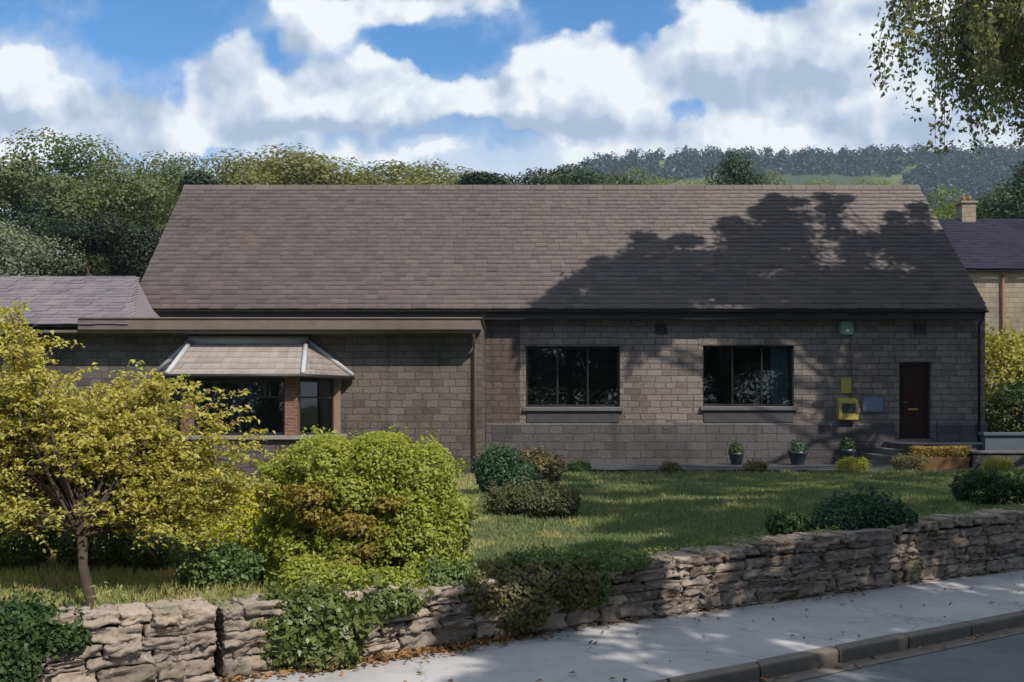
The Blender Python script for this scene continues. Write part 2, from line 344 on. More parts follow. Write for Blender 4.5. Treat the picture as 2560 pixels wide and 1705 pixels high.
M['dark_leaf'] = leaf_mat('dark evergreen leaves', [(.03, .058, .02), (.048, .085, .028), (.066, .108, .036)], .25)
M['olive_leaf'] = leaf_mat('dry olive leaves', [(.12, .115, .05), (.17, .155, .075), (.14, .14, .06)], .3)
M['drab_leaf'] = leaf_mat('drab green leaves', [(.075, .085, .035), (.105, .115, .05), (.13, .13, .055)], .25)
M['hedge_leaf'] = leaf_mat('yellow green hedge leaves', [(.2, .25, .04), (.34, .34, .06), (.44, .4, .07)], .4)
M['birch_leaf'] = leaf_mat('birch leaves', [(.17, .19, .115), (.215, .24, .145), (.25, .27, .16)], .55)
M['wood_a'] = leaf_mat('oak leaves', [(.08, .108, .045), (.122, .15, .062), (.168, .188, .076)], .35, patch_scale=.25, vary=.5)
M['wood_b'] = leaf_mat('olive tree leaves', [(.14, .15, .05), (.18, .185, .062), (.22, .215, .08)], .35, patch_scale=.25, vary=.5)
M['wood_c'] = leaf_mat('deep green leaves', [(.03, .048, .026), (.045, .068, .034), (.062, .086, .042)], .25, patch_scale=.25, vary=.5)
M['shade_dark_leaf'] = leaf_mat('black green shade painted leaves', [(.012, .02, .01), (.018, .028, .013), (.026, .036, .016)], .1)  # shade of the tree hollow put into a near black leaf colour
M['wood_d'] = leaf_mat('grey green leaves', [(.13, .16, .1), (.17, .2, .125), (.2, .225, .14)], .25, patch_scale=.25, vary=.5)
M['wood_e'] = leaf_mat('fresh green leaves', [(.11, .15, .03), (.16, .2, .045), (.2, .22, .055)], .35, patch_scale=.25, vary=.5)
M['dead_leaf'] = leaf_mat('fallen leaves', [(.25, .11, .035), (.33, .17, .06), (.2, .1, .05), (.3, .22, .1)], .1)
M['yellow'] = plain('yellow enamel', (.36, .3, .07), .55, .3, .08, 12, .05)
M['blue_sign'] = plain('pale blue board', (.13, .17, .25), .6, .2, .06, 12, .05)
M['green_box'] = plain('pale green plastic', (.2, .29, .22), .5, .3, .06, 12, .05)
M['white'] = plain('white card', (.75, .76, .76), .6, .3, .05, 12, .05)
M['terracotta'] = plain('terracotta', (.2, .1, .05), .8, .2, .3, 9, .2)
M['orange_fl'] = leaf_mat('orange flowers', [(.3, .17, .035), (.36, .24, .045), (.09, .1, .03)], .3)
M['pot'] = plain('dark glazed pot', (.03, .035, .042), .35, .5, .3, 9, .1)

# ------------------------------------------------------------------ ground levels
_wx = np.array([-30, -12, -2.19, .67, 3.1, 6.5, 30, 60]); _wy = np.array([-9.0, 1.9, 7.52, 9.37, 10.75, 12.66, 25.6, 42])
def Yw(x): return np.interp(x, _wx, _wy)                       # street face of the garden wall
def Kb(x): return Yw(x)-np.interp(x, [-30, 1.27, 5.17, 12, 60], [2.3, 2.17, 1.9, 1.9, 1.9])   # kerb line
def Ztop(x): return np.interp(x, [-30, -3, -2.2, .67, 3.1, 6.5, 30], [.64, .63, .575, .51, .65, .75, 1.1])
def gz(x, y):                                                  # garden level
    d = np.clip((y-Yw(x)-.3)/11.0, 0, 1)
    g = (Ztop(x)-.13)*(1-d)+.46*d
    left = np.clip((-1.0-x)/1.5, 0, 1)*np.clip(1-(y-Yw(x))/4, 0, 1)
    return g-.04*left+.02*np.sin(x*1.7)*np.cos(y*1.1)
def strip(name, mat, fa, fb, za, zb, x0, x1, n, m=1, kind='structure'):
    xs = np.linspace(x0, x1, n); V = []; F = []
    for x in xs:
        for j in range(m+1):
            t = j/m; y = fa(x)*(1-t)+fb(x)*t; V.append((x, y, za(x, y) if callable(za) else za*(1-t)+zb*t))
    k = m+1
    for i in range(n-1):
        for j in range(m): F.append((i*k+j, (i+1)*k+j, (i+1)*k+j+1, i*k+j+1))
    o = link(name, mesh_np(name, V, F), mat, smooth=True); tag(o, kind=kind); return o
strip('garden', M['turf'], lambda x: Yw(x)+.2, lambda x: max(60, Yw(x)+2), gz, None, -30, 40, 141, 60)
strip('pavement', M['pave'], lambda x: Kb(x)+.14, lambda x: Yw(x)+.12, 0, .01, -30, 60, 91, 2)
strip('road', M['road'], lambda x: Kb(x)-6.2, lambda x: Kb(x)+.05, -.115, -.115, -30, 60, 91, 4)
strip('far_pavement', M['pave'], lambda x: Kb(x)-9, lambda x: Kb(x)-6.1, 0, 0, -30, 60, 60, 1)
def kerb():
    m = MB(); x = -30.0; rs = random.Random(3)
    while x < 58:
        d = .8; a, b = x+.006, x+d-.006; j = rs.uniform(-.006, .006)
        ya, yb = Kb(a)+j, Kb(b)+j; z = rs.uniform(-.004, .006)
        m.add([(a, ya, -.2), (b, yb, -.2), (b, yb+.17, -.2), (a, ya+.17, -.2), (a, ya, z), (b, yb, z), (b, yb+.17, z+.004), (a, ya+.17, z+.004)],
              [(0, 3, 2, 1), (4, 5, 6, 7), (0, 1, 5, 4), (1, 2, 6, 5), (2, 3, 7, 6), (3, 0, 4, 7)]); x += d
    tag(m.build('kerb', M['kerb'], bevel=.02), kind='structure')
kerb()
strip('gutter_channel', M['kerb'], lambda x: Kb(x)-.22, lambda x: Kb(x)+.02, -.109, -.107, -30, 60, 91, 1)
# ground sheet to the horizon
_g = MB()
_g.add([(-1500, -300, -.6), (1500, -300, -.6), (1500, 1300, -.6), (-1500, 1300, -.6)], [(0, 1, 2, 3)])
tag(_g.build('ground', M['turf']), kind='structure')
# rising land behind the building
def land():
    xs = np.linspace(-160, 160, 81); ys = np.linspace(36, 330, 60); V = []; F = []
    for y in ys:
        for x in xs: V.append((x, y, .3+max(0, y-36)*.035+.5*math.sin(x*.05)*math.sin(y*.04)))
    for j in range(59):
        for i in range(80): F.append((j*81+i, j*81+i+1, (j+1)*81+i+1, (j+1)*81+i))
    tag(link('field', mesh_np('field', V, F), M['turf'], smooth=True), kind='structure')
land()
def land_z(y): return .3+max(0, y-36)*.035

# ------------------------------------------------------------------ foliage
def leaf_mesh(name, P, N, L, Wd, seed=0, fold=.18, droop=0.0):
    """one four-cornered leaf per point; P centres, N facing, L length (scalar or array)"""
    rs = np.random.RandomState(seed); n = len(P)
    N = N/np.maximum(np.linalg.norm(N, axis=1, keepdims=True), 1e-6)
    r = rs.normal(size=(n, 3)); r[:, 2] -= droop
    T = r-N*np.sum(r*N, axis=1, keepdims=True); T /= np.maximum(np.linalg.norm(T, axis=1, keepdims=True), 1e-6)
    B = np.cross(N, T); L = np.broadcast_to(np.asarray(L, float), (n,))[:, None]*(.7+.6*rs.rand(n, 1)); Wd = L*Wd
    V = np.stack([P-T*L*.5, P+B*Wd*.5+N*L*fold-T*L*.08, P+T*L*.5-N*L*fold*.5, P-B*Wd*.5+N*L*fold-T*L*.08], axis=1).reshape(-1, 3)
    return mesh_np(name, V, np.arange(4*n).reshape(n, 4))
def rand_dir(rs, n):
    v = rs.normal(size=(n, 3)); return v/np.linalg.norm(v, axis=1, keepdims=True)
def clump_leaves(rs, centres, radii, per, flat=.75, shell=.55):
    """points and normals of leaf clumps"""
    P = []; N = []
    for c, r in zip(centres, radii):
        k = int(per*(.7+.6*rs.rand())); d = rand_dir(rs, k); q = (shell+(1-shell)*rs.rand(k, 1))*r
        o = d*q; o[:, 2] *= flat; P.append(c+o); N.append(d+np.array([0, 0, .35])+rs.normal(size=(k, 3))*.45)
    return np.concatenate(P), np.concatenate(N)
def limb(m, a, b, r0, r1, rs, sag=.12, k=6, seg=5):
    a = np.array(a, float); b = np.array(b, float); L = np.linalg.norm(b-a); off = rs.normal(size=3)*L*.06; pts = []; rr = []
    for i in range(seg+1):
        t = i/seg; p = a*(1-t)+b*t; p = p+off*math.sin(t*math.pi)+np.array([0, 0, 1])*L*sag*math.sin(t*math.pi); pts.append(p); rr.append(r0*(1-t)+r1*t)
    m.tube(pts, rr, k, False)

# ---- trees behind the building: a few crowns, copied
def make_tree(kind, seed, H, Rw, mat, bark, conifer=False, nclump=60, per=720, leaf=.165):
    rs = np.random.RandomState(seed); cs = []; rad = []
    if conifer:
        for i in range(nclump):
            t = rs.rand()**.8; z = H*(.12+.86*t); rr = Rw*(1-t)*(.55+.45*rs.rand())+.15; an = rs.rand()*6.28
            cs.append((rr*math.cos(an), rr*math.sin(an), z)); rad.append(.35+Rw*.38*(1-t*.8))
    else:
        for i in range(nclump):
            d = rand_dir(rs, 1)[0]; q = .45+.55*rs.rand()**.6; lob = 1+.28*math.sin(3*math.atan2(d[1], d[0])+seed)*rs.rand()
            z = H*.60+d[2]*H*.38*q; wz = 1-.35*max(0, (z/H-.62))/.38
            cs.append((d[0]*Rw*q*wz*lob, d[1]*Rw*q*wz*lob, z)); rad.append(Rw*(.22+.16*rs.rand()))
    cs = np.array(cs); P, N = clump_leaves(rs, cs, rad, per)
    me = leaf_mesh('crown', P, N, leaf, .75, seed)
    tm = MB(); lean = rs.normal(size=2)*.02*H
    top = np.array([lean[0], lean[1], H*(.9 if conifer else .66)])
    limb(tm, (0, 0, -.8), top, H*.022+.06, .05, rs, 0, 8, 7)
    if not conifer:
        for i in range(0, nclump, 3): limb(tm, top*(.3+.55*rs.rand()), cs[i], H*.007+.03, .02, rs, .05, 5, 4)
    root = thing(kind, (0, 0, 0), 'tree', 'tree')
    link('crown', me, mat, root); tm.build('trunk', bark, root, True)
    return root
protos = {
    'oak': [make_tree('broadleaf_tree', 11, 15, 5.2, M['wood_a'], M['bark']), make_tree('broadleaf_tree', 12, 15, 4.6, M['wood_a'], M['bark'])],
    'olive': [make_tree('broadleaf_tree', 21, 15, 5.0, M['wood_b'], M['bark']), make_tree('broadleaf_tree', 22, 15, 5.4, M['wood_b'], M['bark'])],
    'deep': [make_tree('broadleaf_tree', 31, 15, 4.6, M['wood_c'], M['bark'])],
    'shade_dark': [make_tree('shade_dark_tree', 71, 15, 4.6, M['shade_dark_leaf'], M['bark'], nclump=70)],  # tree coloured as dark as the shaded hollow it fills
    'fresh': [make_tree('broadleaf_tree', 41, 15, 5.0, M['wood_e'], M['bark'])],
    'grey': [make_tree('bushy_tree', 51, 15, 5.2, M['wood_d'], M['bark_pale'], nclump=70)],
    'conifer': [make_tree('conifer_tree', 61, 15, 4.0, M['wood_c'], M['bark'], True, 90, 480, .15)],
}
used = set()
def plant_tree(kind, u, vtop, Y, label, spread=1.0, i=0, rz=0.0):
    """top of the tree stands at height for distance Y"""
    src = protos[kind][i % len(protos[kind])]
    o = src if src.name not in used else copy_tree(src)
    used.add(src.name)
    x = (u-512)/995.6*Y; base = land_z(Y); H = CAMZ+(405-vtop)/995.6*Y-base; s = H/15.3
    o.location = (x, Y, base); o.scale = (s*spread, s*spread, s); o.rotation_euler = (0, 0, rz)
    o['label'] = label; o['group'] = 'trees behind the hall'
    return o
back = [
    ('grey', 2, 213, 42, 'pale grey green bushy tree at the left edge above the side roof', 1.15),
    ('deep', 20, 163, 62, 'dark tree behind the pale bushy tree at the left edge', 1.1),
    ('oak', 72, 137, 58, 'tallest broad tree of the wood left of the hall', 1.25),
    ('oak', 118, 158, 52, 'broad green tree just left of the hall roof', 1.2),
    ('oak', 172, 153, 64, 'broad tree rising over the left end of the roof ridge', 1.0),
    ('shade_dark', 98, 214, 44, 'low dark tree between the side roof and the left gable', 1.2),
    ('shade_dark', 142, 222, 46, 'low shadowy tree close to the sloping left roof edge', 1.1),
    ('deep', 48, 200, 50, 'mid height green tree between the pale bushy tree and the dark hollow', 1.0),
    ('conifer', 200, 168, 60, 'dark pointed tree above the left corner of the ridge', 1.3),
    ('deep', 228, 170, 75, 'very dark tree peeping over the ridge beside the olive trees', 1.0),
    ('olive', 262, 163, 78, 'olive green tree over the ridge, leftmost of the olive ones', 1.45),
    ('olive', 302, 157, 80, 'olive green tree over the ridge with a flat broad top', 1.55),
    ('olive', 350, 150, 82, 'highest olive green tree over the middle left of the ridge', 1.5),
    ('oak', 396, 162, 84, 'green tree over the ridge right of the highest olive tree', 1.45),
    ('olive', 440, 167, 84, 'small topped olive tree over the middle of the ridge', 1.5),
    ('conifer', 484, 170, 80, 'dark conifer over the middle of the ridge before the sky gap', 2.0),
    ('deep', 532, 170, 85, 'dark rounded tree over the ridge just right of the sky gap', 1.3),
    ('deep', 578, 164, 88, 'dark green tree in front of the left end of the hill', 1.5),
    ('oak', 618, 172, 90, 'low green tree at the ridge below the hillside wood', 1.0),
    ('olive', 236, 161, 88, 'olive tree filling the gap over the ridge near its left end', 1.3),
    ('oak', 424, 166, 90, 'green tree low over the ridge beside the small topped olive tree', 1.5),
    ('oak', 462, 170, 95, 'green tree low over the ridge left of the dark conifer', 1.4),
    ('deep', 508, 177, 95, 'lowest dark tree over the ridge in the sky gap', 1.1),
    ('oak', 558, 169, 98, 'green tree over the ridge between two dark rounded trees', 1.3),
    ('fresh', 702, 176, 120, 'pale green tree over the ridge left of the lone dark tree', 1.2),
    ('fresh', 668, 175, 110, 'pale green tree low over the ridge before the hill', 1.2),
    ('deep', 736, 153, 85, 'dark pointed tree standing alone above the right half of the ridge', .85),
    ('oak', 772, 172, 92, 'green tree tucked right of the lone dark tree', 1.0),
    ('fresh', 826, 176, 120, 'bright green tree over the shaded part of the ridge', 1.3),
    ('fresh', 872, 178, 125, 'bright green tree over the ridge near its right end', 1.2),
    ('fresh', 936, 184, 75, 'sunlit yellow green tree beside the right gable top', 1.0),
    ('fresh', 962, 196, 70, 'sunlit yellow green tree behind the neighbour chimney', .9),
    ('oak', 1004, 190, 80, 'green tree rising behind the neighbouring slate roof', 1.1),
    ('deep', 1042, 160, 66, 'dark tree at the right edge behind the slate roofed house', 1.2),
]
for i, (k, u, v, Y, lb, s_) in enumerate(back): plant_tree(k, u, v, Y, lb, s_, i, i*1.7)

# ---- hill with a wood on it
def hill():
    us = np.array([-400, 200, 470, 520, 560, 600, 640, 690, 760, 830, 900, 960, 1024, 1150, 1500, 2200]); vs = np.array([400, 330, 215, 190, 176, 163, 159, 157, 157, 156, 154, 153, 152, 148, 160, 250])
    D0, D1, n, m = 330, 950, 150, 60; V = []; F = []
    def height(u, t):
        top = (405-np.interp(u, us, vs))/995.6*D1+CAMZ; return 10+(top-10)*(t**1.15)
    U = np.linspace(-100, 1700, n)
    for j in range(m+8):
        t = min(j/m, 1); d = D0+(D1-D0)*j/m
        for u in U:
            x = (u-512)/995.6*(D0+(D1-D0)*t); x = x*1.0
            z = height(u, t) if j <= m else height(u, 1)-(j-m)*6
            V.append((x, d, z+3*math.sin(x*.02)*math.sin(d*.013)))
    for j in range(m+7):
        for i in range(n-1): F.append((j*n+i, j*n+i+1, (j+1)*n+i+1, (j+1)*n+i))
    mt, t = new_mat('hill pasture and wood floor'); p = pos(t)
    nn = t.noise(p, .006, 3); c = t.mix(t.rng(nn, .45, .55), (.045, .06, .025, 1), (.15, .17, .045, 1)); c = t.mix(t.m('MULTIPLY', t.noise(p, .2, 4), .5), c, (.04, .055, .02, 1))
    finish(t, princ(t, c, .95, .1)); tag(link('hill', mesh_np('hill', V, F), mt, smooth=True), kind='structure')
    rs = np.random.RandomState(5); PP = []; NN = []; cnt = 0
    while cnt < 4200:
        u = rs.uniform(430, 1250); t = rs.rand()**.6; d = D0+(D1-D0)*t; x = (u-512)/995.6*d
        fld = vnoise(np.array([[u*.012, t*9, .3]]), 9, 2)[0]
        if .66 < t < .82 and (640 < u < 725 or 775 < u < 905) and fld > -.45: continue
        z = height(u, t); r = rs.uniform(2.6, 6.0); dd = rand_dir(rs, 46); tall = rs.uniform(.9, 1.7)
        PP.append(dd*r*np.array([1, 1, tall])*(.6+.4*rs.rand(46, 1))+np.array([x, d, z+r*.8])); NN.append(dd+rs.normal(size=dd.shape)*.5+np.array([0, 0, .4])); cnt += 1
    mt = leaf_mat('hillside wood leaves', [(.010, .022, .016), (.018, .034, .02), (.032, .05, .022), (.014, .028, .019)], .1, patch_scale=.02, vary=.7)
    o = link('hillside_wood', leaf_mesh('hillside_wood', np.concatenate(PP), np.concatenate(NN), 2.6, .8, 4), mt)
    tag(o, 'far off wood of dark trees covering the hillside beyond the roof', 'wood', kind='stuff')
hill()

# ------------------------------------------------------------------ the hall
FY = 27.0                                                     # main front wall
EAVE, RIDGE = (26.6, 4.69), (31.04, 8.88)
RX0, RX1 = -10.22, 12.69
hall = thing('stone_hall', (1.2, 27, .5), 'long low stone hall with a big slate roof and a canted bay', 'building')
W1 = (.38, 2.93, 2.05, 3.70); W2 = (5.18, 7.65, 2.07, 3.72); DR = (10.5, 11.37, 1.18, 3.27)
holes_wall(-10.0, 12.83, .2, 4.72, FY, .4, [W1, W2, DR]).build('front_wall', M['stone'], hall)
m = MB()
for x in (-10.0, 12.43):                                      # gable ends and the back, behind the front wall
    m.add([(x, 27.4, .2), (x+.4, 27.4, .2), (x+.4, 35, .2), (x, 35, .2), (x, 27.4, 4.9), (x+.4, 27.4, 4.9), (x+.4, 35, 4.9), (x, 35, 4.9), (x, 31.04, 8.6), (x+.4, 31.04, 8.6)],
          [(0, 3, 2, 1), (1, 2, 6, 9, 5), (0, 4, 8, 7, 3), (4, 5, 9, 8), (8, 9, 6, 7)])
m.box(-10, 12.83, 35, 35.4, .2, 4.9)
m.build('gable_wall', M['stone'], hall)
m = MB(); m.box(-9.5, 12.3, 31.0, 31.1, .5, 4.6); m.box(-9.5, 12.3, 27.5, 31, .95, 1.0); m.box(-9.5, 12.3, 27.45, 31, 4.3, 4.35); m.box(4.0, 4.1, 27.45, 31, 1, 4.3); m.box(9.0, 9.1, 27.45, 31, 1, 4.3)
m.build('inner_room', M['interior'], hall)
# plinth with chamfered top course, split round the door
for (a, b) in ((-.70, DR[0]-.14), (DR[1]+.14, 12.87)):
    m = MB(); m.add([(a, FY-.06, .3), (b, FY-.06, .3), (b, FY-.06, 1.55), (a, FY-.06, 1.55), (a, FY-.003, 1.63), (b, FY-.003, 1.63), (a, FY+.1, .3), (b, FY+.1, .3)], [(0, 1, 2, 3), (3, 2, 5, 4), (0, 3, 4, 6), (1, 7, 5, 2)])
    m.build('plinth', M['plinth'], hall)
# roof of separate slates
def slates(y0, z0, y1, z1, x0, x1, course, width, seed, thick=.018, lap=1.9, x1b=None):
    rs = np.random.RandomState(seed); L = math.hypot(y1-y0, z1-z0); n = int(L/course); V = []; F = []; dy, dz = (y1-y0)/L, (z1-z0)/L; ny, nz = -dz, dy
    if nz < 0: ny, nz = -ny, -nz
    b = 0
    for r in range(n+1):
        s0 = r*course*(L/(n*course)); ww = width*(1.15-.3*r/n); x = x0-(r % 2)*ww*.5; xe = x1 if x1b is None else x1+(x1b-x1)*r/n
        while x < xe:
            wd = ww*rs.uniform(.75, 1.3); a, c = max(x, x0)+.004, min(x+wd, xe)-.004; x += wd
            if c-a < .04: continue
            j = rs.uniform(-.012, .012); s1 = min(s0+course*lap, L); lift = .03+rs.uniform(0, .012); sb = s0+j
            for (xx, ss, h) in ((a, sb, lift), (c, sb, lift+rs.uniform(-.006, .006)), (c, s1, .006), (a, s1, .006)):
                V.append((xx, y0+dy*ss+ny*h, z0+dz*ss+nz*h))
            for (xx, ss, h) in ((a, sb, lift-thick), (c, sb, lift-thick)): V.append((xx, y0+dy*ss+ny*h, z0+dz*ss+nz*h))
            F += [(b, b+1, b+2, b+3), (b+4, b+5, b+1, b)]; b += 6
    return mesh_np('roof', V, F)
roof = link('roof', slates(EAVE[0]-.06, EAVE[1]-.04, RIDGE[0], RIDGE[1], RX0, RX1, .2, .3, 4), M['slate'], hall)
m = MB()                                                      # deck below the slates and the back slope
e, r_ = EAVE, RIDGE
m.add([(RX0+.02, e[0], e[1]-.03), (RX1-.02, e[0], e[1]-.03), (RX1-.02, r_[0], r_[1]-.03), (RX0+.02, r_[0], r_[1]-.03), (RX0+.02, 35.6, e[1]-.03), (RX1-.02, 35.6, e[1]-.03),
       (RX0+.02, e[0]+.04, e[1]-.14), (RX1-.02, e[0]+.04, e[1]-.14), (RX1-.02, r_[0], r_[1]-.2), (RX0+.02, r_[0], r_[1]-.2), (RX0+.02, 35.5, e[1]-.14), (RX1-.02, 35.5, e[1]-.14)],
      [(0, 1, 2, 3), (3, 2, 5, 4), (6, 9, 8, 7), (9, 10, 11, 8), (0, 3, 9, 6), (3, 4, 10, 9), (1, 7, 8, 2), (2, 8, 11, 5), (0, 6, 7, 1), (4, 5, 11, 10)])
m.build('roof_deck', M['slate'], roof)
m = MB(); x = RX0
while x < RX1-.1:
    b = min(x+.45, RX1); m.add([(x+.005, r_[0]-.17, r_[1]-.10), (b-.005, r_[0]-.17, r_[1]-.10), (b-.005, r_[0]-.05, r_[1]+.075), (x+.005, r_[0]-.05, r_[1]+.075), (b-.005, r_[0]+.05, r_[1]+.075), (x+.005, r_[0]+.05, r_[1]+.075), (b-.005, r_[0]+.17, r_[1]-.10), (x+.005, r_[0]+.17, r_[1]-.10)],
          [(0, 1, 2, 3), (3, 2, 4, 5), (5, 4, 6, 7), (0, 3, 5, 7), (1, 6, 4, 2)]); x += .45
m.build('ridge', M['slate'], roof)
m = MB(); m.box(RX0+.1, RX1-.1, e[0]+.03, e[0]+.07, e[1]-.30, e[1]-.08); m.box(RX0+.1, RX1-.1, e[0]+.07, FY-.003, e[1]-.16, e[1]-.13)
m.build('eaves_board', M['dark_paint'], hall)
def gutter(name, pts_x, y, z, parent, r=.065):
    m = MB(); k = 8; x0, x1 = pts_x; vs = []
    for x in (x0, x1):
        for i in range(k+1):
            a = math.pi*(1+i/k); vs.append((x, y+r*math.cos(a), z+r*math.sin(a)))
        for i in range(k+1):
            a = math.pi*(1+(k-i)/k); vs.append((x, y+(r-.008)*math.cos(a), z+(r-.008)*math.sin(a)))
    n = 2*(k+1); m.add(vs, [(i, (i+1) % n, n+(i+1) % n, n+i) for i in range(n)]+[tuple(range(n)), tuple(range(2*n-1, n-1, -1))])
    return m.build(name, M['dark_paint'], parent, False)
gutter('gutter', (-.7, RX1), e[0]-.04, e[1]-.06, hall)
gutter('gutter', (RX0, -.74), e[0]-.04, e[1]-.06, hall)
m = MB(); m.tube([(12.62, 26.6, 4.55), (12.62, 26.75, 4.38), (12.62, 26.9, 4.25), (12.62, 26.9, .6)], .038, 8); m.build('downpipe', M['dark_paint'], hall, True)
# windows
def window(x0, x1, z0, z1, y, nl, curtain=None):
    fr = MB(); t = .055; yy = y+.17
    fr.box(x0, x0+t, yy, yy+.07, z0, z1); fr.box(x1-t, x1, yy, yy+.07, z0, z1); fr.box(x0+t, x1-t, yy, yy+.07, z1-t, z1); fr.box(x0+t, x1-t, yy, yy+.07, z0, z0+t)
    f = fr.build('window', M['dark_paint'], hall, bevel=.006)
    wd = (x1-x0-2*t-(nl-1)*.045)/nl
    for i in range(nl):
        a = x0+t+i*(wd+.045)
        if i: MB().box(a-.045, a, yy+.002, yy+.066, z0+t, z1-t).build('mullion', M['dark_paint'], f, bevel=.005)
        MB().box(a, a+wd, yy+.03, yy+.036, z0+t, z1-t).build('pane', M['glass'], f)
    s = MB(); s.add([(x0-.08, y-.09, z0-.11), (x1+.08, y-.09, z0-.11), (x1+.08, y-.09, z0-.03), (x0-.08, y-.09, z0-.03), (x0-.08, y-.001, z0+.0), (x1+.08, y-.001, z0+.0), (x0-.08, y-.001, z0-.11), (x1+.08, y-.001, z0-.11)],
                    [(0, 1, 2, 3), (3, 2, 5, 4), (0, 6, 7, 1), (0, 3, 4, 6), (1, 7, 5, 2)])
    s.build('sill', M['sill'], f)
    l = MB(); l.box(x0-.12, x1+.12, y-.012, y-.001, z1, z1+.24); l.build('lintel', M['stone'], f)
    a = MB(); a.box(x0+.02, x1-.02, y-.03, y-.002, 1.64, z0-.115); a.build('apron', M['slate_hung'], f)
    return f
MB().box(-.715, .22, FY-.012, FY-.001, 1.64, 4.5).build('red_brown_panel', M['red_brown_stone'], hall)  # thin panel of darker red brown coursed stone on the wall face
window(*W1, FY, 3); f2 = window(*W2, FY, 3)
tag(MB().add([(7.1+.02*i+.02*(i % 2)*.5, 27.32+.03*(i % 2), z) for z in (2.1, 3.66) for i in range(25)], [(i, i+1, 26+i, 25+i) for i in range(24)]).build('blind', M['curtain'], f2), 'pale blue blind drawn at the right side of the window')
# door
dm = MB(); x0, x1, z0, z1 = DR
dm.box(x0+.07, x1-.07, FY+.16, FY+.21, z0+.03, z1-.07)
for (a, b) in ((.2, .75), (.85, 1.25), (1.35, 1.9)):
    for (p, q) in ((x0+.15, (x0+x1)/2-.04), ((x0+x1)/2+.04, x1-.15)): dm.box(p, q, FY+.148, FY+.16, z0+a, z0+b)
door = dm.build('door', M['door'], hall, bevel=.004)
fm = MB(); fm.box(x0, x0+.07, FY+.13, FY+.22, z0, z1); fm.box(x1-.07, x1, FY+.13, FY+.22, z0, z1); fm.box(x0+.07, x1-.07, FY+.13, FY+.22, z1-.07, z1); fm.build('door_frame', M['dark_paint'], door)
hm = MB(); hm.tube([(x0+.14, FY+.1, z0+1.0), (x0+.26, FY+.1, z0+1.0)], .012, 8); hm.tube([(x0+.15, FY+.1, z0+1.0), (x0+.15, FY+.16, z0+1.0)], .012, 8); hm.build('handle', M['metal'], door, True)
MB().box((x0+x1)/2-.13, (x0+x1)/2+.13, FY+.14, FY+.158, z0+.78, z0+.835).build('letterbox', M['metal'], door)
MB().box(x0-.12, x1+.12, FY-.015, FY-.001, z1, z1+.24).build('door_lintel', M['stone'], door)
# vents under the eaves
for u in (661, 920):
    x = (u-512)/995.6*FY; vm_ = MB(); vm_.box(x-.16, x+.16, FY-.03, FY-.001, 4.02, 4.3)
    for i in range(5): vm_.box(x-.13, x+.13, FY-.045, FY-.03, 4.05+i*.048, 4.075+i*.048)
    vm_.build('vent', M['dark_paint'], hall)
# flat roofed front part
EY = 24.0; BX = -6.2
bay_hole = (-8.2, -4.2, .5, 2.75)
holes_wall(-21, -.72, .1, 3.86, EY, .35, [bay_hole]).build('extension_wall', M['stone_ext'], hall)
m = MB(); m.box(-1.07, -.72, EY+.35, FY-.001, .1, 3.86); m.build('extension_side_wall', M['stone_ext'], hall)
m = MB(); m.box(-10.2, -.74, EY-.62, FY-.45, 3.87, 4.12); m.box(-21, -.78, EY-.56, EY-.002, 3.80, 3.867)
fa = m.build('fascia', M['fascia'], hall, bevel=.012)
m = MB(); m.box(-10.2, -.7, EY-.65, FY-.3, 4.124, 4.16); m.build('flat_roof', M['fascia'], hall, bevel=.01)
m = MB(); m.tube([(-.9, EY-.5, 3.8), (-.9, EY-.3, 3.6), (-.9, EY-.07, 3.45), (-.9, EY-.07, .5)], .04, 8); m.build('downpipe', M['timber'], hall, True)
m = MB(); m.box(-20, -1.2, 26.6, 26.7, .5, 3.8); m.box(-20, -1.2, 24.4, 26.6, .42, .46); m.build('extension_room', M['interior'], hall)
sr = link('side_roof', slates(EY-.65, 3.98, FY+.4, 5.62, -21, -9.0, .25, .4, 8, x1b=-10.35), M['slate_pale'], hall)
m = MB(); m.add([(-21, EY-.6, 3.94), (-8.97, EY-.6, 3.94), (-10.37, FY+.4, 5.59), (-21, FY+.4, 5.59), (-21, FY+.4, 3.98), (-9.0, FY+.4, 3.98)], [(0, 1, 2, 3), (1, 5, 2), (0, 3, 4), (3, 2, 5, 4), (0, 4, 5, 1)])
m.build('side_roof_deck', M['slate_pale'], sr)
